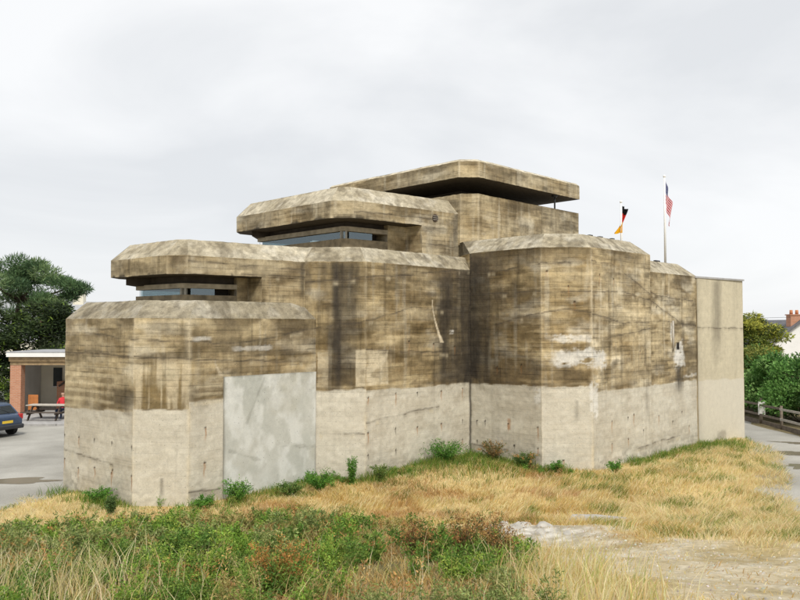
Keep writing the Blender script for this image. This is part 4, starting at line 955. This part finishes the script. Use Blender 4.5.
# ------------------------------------------------------------------ fence and notice on the right
fe = empty('timber_fence', (17.5, 32, .0)); tag(fe, 'low timber post and rail fence in front of the hedge', 'fence')
fp = []
for k in range(9):
    y = -.6 + k * 1.95; x = .12 - .03 * k + random.uniform(-.03, .03); fp.append((x, y))
    tube('post', [(x, y, -.1), (x + random.uniform(-.02, .02), y, 1.12)], [.07, .062], M['grey_wood'] if k < 2 else M['fence_wood'], fe, 8)
for k in range(8):
    for z in (.52, .98):
        (x0, y0), (x1, y1) = fp[k], fp[k + 1]; beam('rail', (x0 - .08, y0 + .02, z + random.uniform(-.02, .02)), (x1 - .08, y1 - .02, z + random.uniform(-.02, .02)), .04, .10, M['grey_wood'] if k < 2 else M['fence_wood'], fe)
    box('gravel_board', (fp[k][0] - .03, fp[k][1] + .08, .0, fp[k][0] + .02, fp[k + 1][1] - .08, .24), M['fence_wood'], fe)
ns = empty('notice_post', (17.55, 37.2, .05)); tag(ns, 'small white notice on a dark post by the fence', 'sign')
box('post', (-.05, 0, -.1, .05, .08, 1.25), M['fence_wood'], ns); box('notice_plate', (-.17, -.02, .45, .17, -.002, 1.08), M['white_paint'], ns)

# ------------------------------------------------------------------ houses beyond
def house(name, loc, rz, w, d, eave, ridge, wallm, roofm, label, chim):
    h = empty(name, loc, rz); tag(h, label, 'house')
    bm = bmesh.new(); a = [bm.verts.new(p) for p in ((-w / 2, 0, 0), (w / 2, 0, 0), (w / 2, 0, eave), (0, 0, ridge), (-w / 2, 0, eave))]; b = [bm.verts.new((v.co.x, d, v.co.z)) for v in a]
    bm.faces.new(a); bm.faces.new(b[::-1])
    for k in range(5): bm.faces.new((a[k], b[k], b[(k + 1) % 5], a[(k + 1) % 5]))
    bm_obj('wall', bm, wallm, h)
    bm = bmesh.new(); k = (ridge - eave) / (w / 2); o_ = .25
    for sx in (-1, 1):
        q = [(0, -o_, ridge + .02), (sx * (w / 2 + .3), -o_, eave - .3 * k + .02), (sx * (w / 2 + .3), d + o_, eave - .3 * k + .02), (0, d + o_, ridge + .02)]
        lo = [bm.verts.new(p) for p in q]; hi = [bm.verts.new((p[0], p[1], p[2] + .14)) for p in q]
        bm.faces.new(lo); bm.faces.new(hi[::-1])
        for e in range(4): bm.faces.new((lo[e], lo[(e + 1) % 4], hi[(e + 1) % 4], hi[e]))
    rf_ = bm_obj('roof', bm, roofm, h)
    for (x0, y0, x1, y1, z0, z1, cm, pots) in chim:
        ch = box('chimney', (x0, y0, z0, x1, y1, z1), cm, rf_, .02); box('chimney_cap', (x0 - .06, y0 - .06, z1, x1 + .06, y1 + .06, z1 + .08), cm, rf_)
        for q in range(pots):
            px = x0 + (x1 - x0) * (q + .5) / pots; tube('chimney_pot', [(px, (y0 + y1) / 2, z1 + .07), (px, (y0 + y1) / 2, z1 + .42)], [.13, .11], M['terracotta'], rf_, 10)
    for (x, z) in ((-w / 4, 1.0), (w / 4, 1.0)):
        wi = box('window', (x - .5, -.03, z, x + .5, .02, z + 1.3), M['white_paint'], h); box('pane', (x - .42, -.045, z + .08, x + .42, -.032, z + 1.22), M['car_glass'], wi)
    return h
house('cream_house', (-27.5, 74, 0), math.radians(90), 8, 13, 3.6, 7.0, M['cream_wall'], M['slate'], 'distant house with pale grey roof and cream chimney behind the bunker', [(-.35, 3.1, .35, 4.1, 6.6, 8.2, M['cream_wall'], 1)])
house('white_house', (31.6, 60, 0), 0, 7.0, 11, 2.6, 5.15, M['white_wall'], M['slate_dark'], 'white gabled house with brick chimney beyond the hedge', [(-.75, .25, .15, 1.0, 4.5, 5.65, M['brick'], 2)])
tube('overhead_wire', [(31.2, 60.3, 5.5), (15, 66, 5.1), (-4, 72, 5.7)], [.012, .012, .012], M['black_metal'], None, 5); tag(bpy.data.objects['overhead_wire'], 'thin black overhead wire running to the white house chimney', 'wire')

# ------------------------------------------------------------------ low vegetation on the mound
FOOT = [np.array(p) for p in (FRONT, MID, MAIN, REAR, ANNEX)]
def ground_pts(n, x0, x1, y0, y1, dens):
    X = rng.uniform(x0, x1, n); Y = rng.uniform(y0, y1, n); P = np.stack([X, Y], 1)
    keep = rng.random(n) < dens(P)
    vis = np.abs(X) < Y * .66 + 1.6
    P = P[keep & vis]
    for f in FOOT: P = P[~inside(P, f)]
    P = P[sdist(P, MOUND) > -.15]
    return np.stack([P[:, 0], P[:, 1], mound_z(P[:, 0], P[:, 1]) - .015], 1)

def blades(P, h, w, lean, leandir, col, curve=.5):
    n = len(P); a = rng.random(n) * 2 * math.pi; L = np.stack([np.cos(a), np.sin(a), np.zeros(n)], 1) * .8 + np.asarray(leandir)
    L = unit(L) * (lean * (.4 + 1.2 * rng.random(n)))[:, None]; h = h[:, None]
    b = rng.random(n) * math.pi; S = np.stack([np.cos(b), np.sin(b), np.zeros(n)], 1) * w[:, None]
    up = np.array([0, 0, 1.])
    p1 = P + (up * .55 + L * .35) * h; p2 = P + (up * .9 + L * 1.0) * h
    V = np.stack([P - S, P + S, p1 + S * .7, p1 - S * .7, p2], 1).reshape(-1, 3)
    i = np.arange(n)[:, None] * 5
    return V, [np.concatenate([i, i + 1, i + 2, i + 3], 1), np.concatenate([i + 3, i + 2, i + 4], 1)], np.repeat(col, 5, 0)

def pick(pal, n, w=None):
    pal = np.array(pal); return pal[rng.choice(len(pal), n, p=w)]

def pn(P, f, s): return fbm(np.stack([P[:, 0] * f, P[:, 1] * f, P[:, 0] * 0], 1), 3, s)

# dry golden grass, thick near the walls and on the right, thin on the gravel
def d_gold(P):
    g = sstep(-1.6, 1.1, sdist(P, GRAVEL) + (pn(P, 1.1, 21) - .5) * 3.4); t = sstep(-.3, .5, sdist(P, THICKET))
    near = np.clip(14 / np.maximum(P[:, 1], 8), .45, 1.0)
    return (1 - .95 * g ** .6) * (1 - .5 * t) * (.35 + .9 * sstep(.3, .6, pn(P, .9, 14))) * near
P = ground_pts(720000, -14, 17, 7.5, 33.5, d_gold)
n = len(P); p2 = pn(P, 1.5, 52); pale_ = np.clip(sstep(.42, .62, pn(P, .7, 51)) * .6 + sstep(-5.0, -7.0, P[:, 0]) * .7 + sstep(3, 8, P[:, 0]) * .55 + .18, 0, 1)
ca = jitcol(pick([(.62, .47, .18), (.68, .53, .22), (.56, .40, .14), (.50, .35, .12), (.72, .59, .29)], n), n, .18)
cb = jitcol(pick([(.80, .68, .40), (.84, .74, .48), (.72, .60, .31), (.66, .57, .29)], n), n, .14)
col = np.where((rng.random(n) < pale_)[:, None], cb, ca)
gsd = sdist(P[:, :2], GRAVEL); gm = sstep(.50, .66, p2) * .6 * sstep(.2, -1.0, gsd); col = np.where((rng.random(n) < gm)[:, None], jitcol(pick([(.24, .30, .07), (.32, .36, .10), (.18, .25, .05)], n), n), col)
rd = sstep(.54, .64, pn(P, .8, 61)) * (P[:, 0] < 5) * (P[:, 0] > -4); col = col * (1 - .30 * rd[:, None] * np.array([.5, .9, 1.0]))
right = sstep(2, 7, P[:, 0])
wd_ = np.full(n, 9.)
for f_ in FOOT: wd_ = np.minimum(wd_, -sdist(P[:, :2], f_))
tuft = vnoise(np.stack([P[:, 0] * 3.2, P[:, 1] * 3.2, P[:, 0] * 0], 1), 57)
h = (.08 + .13 * rng.random(n)) * (1 + .35 * right) * (.55 + .45 * sstep(.1, 1.6, wd_)) * (.45 + 1.1 * tuft) * (1 - .6 * sstep(-1.2, .6, gsd)); w = .0035 + .003 * rng.random(n) + .00014 * P[:, 1]
ang = pn(P, .9, 58) * 9.0; ld = np.stack([np.cos(ang) * .55 + .35, np.sin(ang) * .55, np.zeros(n)], 1)
V, F, Cc = blades(P, h, w, .8, ld, col)
tag(mesh_np('dry_grass', V, F, M['grass'], col=Cc), 'golden dry grass blown over the mound', 'grass', kind='stuff')

# green grass at the foot of the walls
def d_green(P):
    d = np.full(len(P), 9.)
    for f in FOOT: d = np.minimum(d, -sdist(P, f))
    return sstep(1.2, .1, d + (pn(P, 1.4, 65) - .5) * 1.6) * np.clip(sstep(.40, .58, pn(P, .6, 66)) + .9 * ((P[:, 0] > -4.6) & (P[:, 0] < 5.5)), 0, 1) + .5 * np.exp(-((P[:, 0] - 13.0) ** 2 + (P[:, 1] - 30.3) ** 2) / 1.6) + .8 * np.exp(-((P[:, 0] - 2.2) ** 2 + (P[:, 1] - 25.0) ** 2) / 2.0) 
P = ground_pts(260000, -12, 16, 18, 33.5, d_green); n = len(P)
col = jitcol(pick([(.13, .25, .035), (.20, .31, .05), (.09, .18, .03), (.36, .36, .10)], n), n)
V, F, Cc = blades(P, (.10 + .22 * rng.random(n)) * (.35 + 1.3 * pn(P, 2.2, 69)), np.full(n, .0075), .45, np.array([.2, 0, 0]), col)
tag(mesh_np('green_grass', V, F, M['grass'], col=Cc), 'fresh green grass along the foot of the bunker walls', 'grass', kind='stuff')

# tall pale stalks in the foreground
def d_tall(P):
    a = sstep(.9, 0., np.abs(P[:, 0] - 2.0) - .3) * sstep(12.5, 9.5, P[:, 1]); b = sstep(-2.0, -4.2, P[:, 0]) * sstep(10.6, 9.2, P[:, 1]); c_ = .03 * (P[:, 0] < 2.6) * (P[:, 1] < 14) + .05 * (P[:, 0] < .5) * (P[:, 1] < 9.6)
    return np.clip(.85 * a + b + c_, 0, 1)
P = ground_pts(17000, -7, 3.6, 7.4, 15, d_tall); n = len(P)
col = jitcol(pick([(.74, .64, .36), (.80, .72, .46), (.64, .50, .23), (.50, .50, .18)], n), n, .15)
V, F, Cc = blades(P, .28 + .40 * rng.random(n), .0035 + .003 * rng.random(n), .42, np.array([.35, .1, 0]), col)
tag(mesh_np('tall_grass', V, F, M['grass'], col=Cc), 'tall pale grass stalks standing in the foreground', 'grass', kind='stuff')

# gorse and bracken: sprays of leaflets on arching stems
def spray(cx, cy, cz, R, H, ns, nl, pal, tip=None, ll=.07, lw=.022, upright=.5):
    """returns leaf arrays for one clump"""
    a = rng.random(ns) * 2 * math.pi; el = upright + (1 - upright) * rng.random(ns); out = R * (1 - el * .55) * (.6 + .6 * rng.random(ns)); hh = H * (.55 + .5 * rng.random(ns)) * (.55 + .45 * el)
    k = np.repeat(np.arange(ns), nl); t = rng.random(ns * nl) ** .75
    dirx, diry = np.cos(a)[k], np.sin(a)[k]
    rr = out[k] * t ** 1.25; P = np.stack([cx + dirx * rr, cy + diry * rr, cz + hh[k] * np.sin(t * 1.45)], 1) + rng.normal(size=(ns * nl, 3)) * .022
    D = unit(np.stack([dirx * .5, diry * .5, np.full(ns * nl, .45)], 1) + rng.normal(size=(ns * nl, 3)) * .75)
    c = jitcol(pick(pal, ns)[k], ns * nl, .25)
    if tip is not None:
        m = (t > .55 + .35 * rng.random(ns)[k]) & (rng.random(ns)[k] < tip[1]); c[m] = jitcol(np.array(tip[0]), m.sum(), .3)
    s_ = (1.1 - .55 * t)
    return leaves(P, D, ll * s_ * (.7 + .6 * rng.random(ns * nl)), lw * (.7 + .6 * rng.random(ns * nl)), c)

GREEN = [(.15, .265, .035), (.22, .35, .05), (.09, .175, .028), (.32, .40, .075)]; OLIVE = [(.22, .27, .08), (.30, .34, .12), (.14, .19, .055)]; RUST = (.40, .23, .08)
def join(parts):
    V = []; F = []; Cc = []; n = 0
    for v, f, c in parts: V.append(v); F.append(f + n); Cc.append(c); n += len(v)
    return np.concatenate(V), np.concatenate(F), np.concatenate(Cc)
parts = []
PT = ground_pts(2850, -11.5, 3, 7.3, 18.6, lambda P: .6 * sstep(-.35, .35, sdist(P, THICKET)) * (.12 + .88 * sstep(.37, .49, pn(P, 1.1, 81))))
kn = pn(PT, .55, 83); rn = pn(PT, .75, 85)
for i, p in enumerate(PT):
    pal = OLIVE if kn[i] > .56 else GREEN
    hot = rn[i] > .62
    if kn[i] < .40: pal = [(.075, .15, .025), (.12, .22, .035), (.17, .25, .045)]
    if rn[i] < .34: pal = [(.30, .26, .09), (.20, .24, .06), (.36, .29, .11)]
    H = .18 + .42 * random.random() ** 1.5; near = p[1] < 11
    parts.append(spray(p[0], p[1], p[2], .30, H, 15 if near else 11, 34 if near else 28, pal, (RUST, .45) if hot else None, .07 if near else .095, .014 if near else .022))
# rusty seed heads standing in clusters above the green
PS = ground_pts(3200, -9, 2.6, 7.6, 17.5, lambda P: sstep(0, .3, sdist(P, THICKET)) * np.clip(sstep(.57, .67, pn(P, .62, 87)) + .9 * np.exp(-((P[:, 0] + 1.5) ** 2 + (P[:, 1] - 9.6) ** 2) / .5) + .7 * np.exp(-((P[:, 0] - 1.0) ** 2 / 1.2 + (P[:, 1] - 13.6) ** 2 / .5)), 0, 1) * .3)
for p in PS:
    H = .22 + .30 * random.random(); m_ = 46; t = rng.random(m_) ** .6; lx, ly = random.gauss(0, .06), random.gauss(0, .06)
    Q = np.stack([p[0] + lx * t + rng.normal(size=m_) * .022, p[1] + ly * t + rng.normal(size=m_) * .022, p[2] + .06 + H * t], 1)
    cs = pick([(.40, .23, .085), (.50, .30, .11), (.32, .18, .07), (.58, .38, .15)], 1)[0]
    parts.append(leaves(Q, unit(rng.normal(size=(m_, 3)) * .6 + np.array([0, 0, .6])), .030 + .03 * rng.random(m_), .010 + .010 * rng.random(m_), jitcol(cs, m_, .3)))
V, F, Cc = join(parts)
tag(mesh_np('gorse_and_bracken', V, F, M['leaf'], col=Cc), 'green gorse and bracken with rusty tips covering the front of the mound', 'undergrowth', kind='stuff')

parts = []
PW = ground_pts(5200, -6.5, 11, 18.5, 30, lambda P: sstep(1.0, .15, np.min([-sdist(P, f) for f in FOOT], axis=0) + (pn(P, 1.2, 97) - .5) * 1.2) * np.clip(.10 + .9 * ((P[:, 0] > -4.6) & (P[:, 0] < 5.6)), 0, 1) * .55 * sstep(.36, .52, pn(P, .9, 98)))
for p in PW:
    pal = [[(.11, .24, .035), (.17, .31, .05)], [(.24, .30, .07), (.16, .22, .05)], [(.36, .29, .10), (.22, .15, .06)], [(.08, .17, .03), (.13, .23, .04)]][random.choices((0, 1, 2, 3), (4, 2, 2, 3))[0]]
    parts.append(spray(p[0], p[1], p[2], .10 + .16 * random.random(), .10 + .24 * random.random() ** 1.5, 7, 16, pal, None, .10, .016, .3 + .5 * random.random()))
V, F, Cc = join(parts)
tag(mesh_np('wall_weeds', V, F, M['leaf'], col=Cc), 'tangled strip of low weeds along the foot of the bunker', 'weeds', kind='stuff')

def bush(name, x, y, R, H, pal, label, tip=None, upr=.5, ns=26, nl=34, ll=.085, lw=.03, group=None):
    z = float(mound_z([x], [y])[0]) - .02
    b = empty(name, (x, y, z)); tag(b, label, 'plant', group)
    V, F, Cc = spray(0, 0, 0, R * 1.4, H * 1.3, int(ns * 2.2), nl, pal, tip, ll * 1.1, lw * .7, upr); mesh_np('foliage', V, F, M['leaf'], b, Cc)
    for q in range(4):
        a = random.random() * 6.28; rr = R * .45; tube('stem', [(0, 0, -.03), (math.cos(a) * rr * .4, math.sin(a) * rr * .4, H * .4), (math.cos(a) * rr, math.sin(a) * rr, H * .72)], [.012, .009, .004], M['stem'], b, 5)
BR = [(.09, .23, .03), (.14, .30, .045), (.06, .16, .025)]; BRN = [(.14, .12, .045), (.20, .13, .05), (.10, .13, .04)]
bush('wall_shrub', -4.38, 20.55, .45, .52, BR, 'rounded bright green shrub at the left edge of the pale walled-up opening')
bush('wall_shrub', -5.12, 19.95, .32, .26, BR, 'low green plant at the near corner of the front block', ns=16)
bush('wall_shrub', -2.30, 21.95, .55, .5, BR, 'broad green shrub below the right edge of the walled-up opening', ns=34)
bush('wall_shrub', -1.42, 22.75, .22, .62, BR, 'narrow upright green plant against the black-streaked wall', upr=.85, ns=18)
bush('wall_shrub', -3.05, 21.4, .42, .34, [(.10, .19, .04), (.16, .22, .06)], 'low green plant in front of the walled-up opening')
bush('wall_shrub', 1.50, 25.1, .78, .58, BR, 'wide vivid green shrub left of the dark inner corner', ns=46)
bush('wall_shrub', 3.10, 25.55, .55, .55, BRN, 'brownish green shrub right of the dark inner corner', ns=30, tip=(RUST, .4))
bush('wall_shrub', 4.02, 24.85, .45, .42, [(.07, .13, .03), (.10, .17, .04)], 'dark green shrub at the foot of the main block', tip=(RUST, .3))
bush('wall_shrub', 4.95, 24.3, .28, .34, BR, 'small green tuft below the white splashed wall', ns=14)
bush('wall_shrub', -8.05, 20.55, .5, .34, BR, 'low spreading green plant at the foot of the front wall', ns=22)
bush('wall_shrub', -.62, 22.95, .36, .42, [(.12, .19, .045), (.16, .22, .05)], 'thin green plant at the foot of the middle block', upr=.7, ns=18)
bush('wall_shrub', 6.9, 24.75, .3, .32, BR, 'small green tuft on the corner of the long side wall', ns=14)
bush('wall_shrub', -7.2, 19.2, .2, .36, [(.08, .14, .04)], 'little upright dark plant in the straw before the front block', upr=.85, ns=12)
for (x, y, R, H, lab) in ((.95, 11.7, .42, .62, 'tall rust brown gorse bush beside the pale stones'), (.25, 12.0, .4, .52, 'rust tipped gorse bush in the middle of the thicket'), (1.50, 11.3, .42, .5, 'rusty gorse bush at the right end of the thicket'), (1.45, 12.6, .35, .55, 'dead brown gorse bush at the gravel edge')):
    bush('gorse_bush', x, y, R, H, [(.16, .085, .035), (.24, .12, .045), (.09, .13, .035)], lab, (RUST, .8), .6, 26, 46, .055, .02)
bush('gorse_bush', -1.45, 9.2, .42, .55, [(.12, .20, .04), (.34, .17, .045)], 'orange tipped gorse bush among the green bracken', ((.44, .24, .07), .7), .55, 34, 50, .05, .02)

# stones on the gravel: larger ones singly, small ones together
def rock_mesh(r, seed):
    bm = bmesh.new(); bmesh.ops.create_icosphere(bm, subdivisions=2, radius=r)
    for v in bm.verts:
        q = np.array([v.co / r * 1.3 + type(v.co)((seed, seed * 2, 0))]); v.co *= .65 + .7 * vnoise(q, 3)[0]; v.co.z *= .5
    return bm
spots = [(2.15, 15.9, .16), (2.5, 16.3, .20), (2.0, 15.4, .12), (2.85, 15.8, .14), (3.1, 16.5, .17), (2.3, 16.9, .11), (3.4, 15.6, .10), (2.75, 16.9, .12)]
rl = ['largest pale stone lying at the gorse edge of the gravel', 'broad white stone in the middle of the stony patch', 'small pale stone tucked against the gorse', 'pale angular stone on the gravel', 'whitish stone nearest the dry grass bank', 'small stone at the back of the stony patch', 'smallest pale stone out on the bare gravel', 'pale stone beside the straw at the back of the stony patch']
for k, ((x, y, r_), lab) in enumerate(zip(spots, rl)):
    o = bm_obj('stone', rock_mesh(r_, k + 1.), M['stone']); o.location = (x, y, float(mound_z([x], [y])[0]) + r_ * .05); o.rotation_euler = (0, 0, k * 1.3); tag(o, lab, 'stone', 'pale stones on the gravel')
x, y = 4.85, 18.6
zz = float(mound_z([x], [y])[0])
bm = prism_bm([(-.75, -.25), (.2, -.36), (.8, -.22), (.62, .25), (-.1, .34), (-.68, .2)], -.05, .07); bmesh.ops.bevel(bm, geom=list(bm.edges), offset=.015, segments=1, affect='EDGES')
o = bm_obj('concrete_slab', bm, M['slab_stone']); o.location = (x, y, zz); o.rotation_euler = (.03, .02, -.2); tag(o, 'flat grey concrete slab half buried in the dry grass', 'slab')
P = ground_pts(9000, 1.8, 12, 7, 18.5, lambda P: sstep(-.3, .6, sdist(P, GRAVEL) + (pn(P, 1.1, 21) - .5) * 3) * (.25 + .75 * sstep(.45, .62, pn(P, 1.2, 95))))
n = len(P); r_ = .008 + .028 * rng.random(n) ** 3
oct_ = np.array([(1, 0, 0), (0, 1, 0), (-1, 0, 0), (0, -1, 0), (0, 0, .7), (0, 0, -.7)]); V = (P + np.array([0, 0, .012]))[:, None, :] + oct_[None] * r_[:, None, None] * (.6 + .8 * rng.random((n, 6, 1)))
F = np.array([(0, 1, 4), (1, 2, 4), (2, 3, 4), (3, 0, 4), (1, 0, 5), (2, 1, 5), (3, 2, 5), (0, 3, 5)]); F = (np.arange(n)[:, None, None] * 6 + F[None]).reshape(-1, 3)
tag(mesh_np('gravel', V.reshape(-1, 3), F, M['soil'], col=np.repeat(jitcol(pick([(.55, .52, .46), (.42, .38, .31), (.64, .62, .57)], n), n, .15), 6, 0)), 'loose pale gravel scattered on the bare ground', 'gravel', kind='stuff')
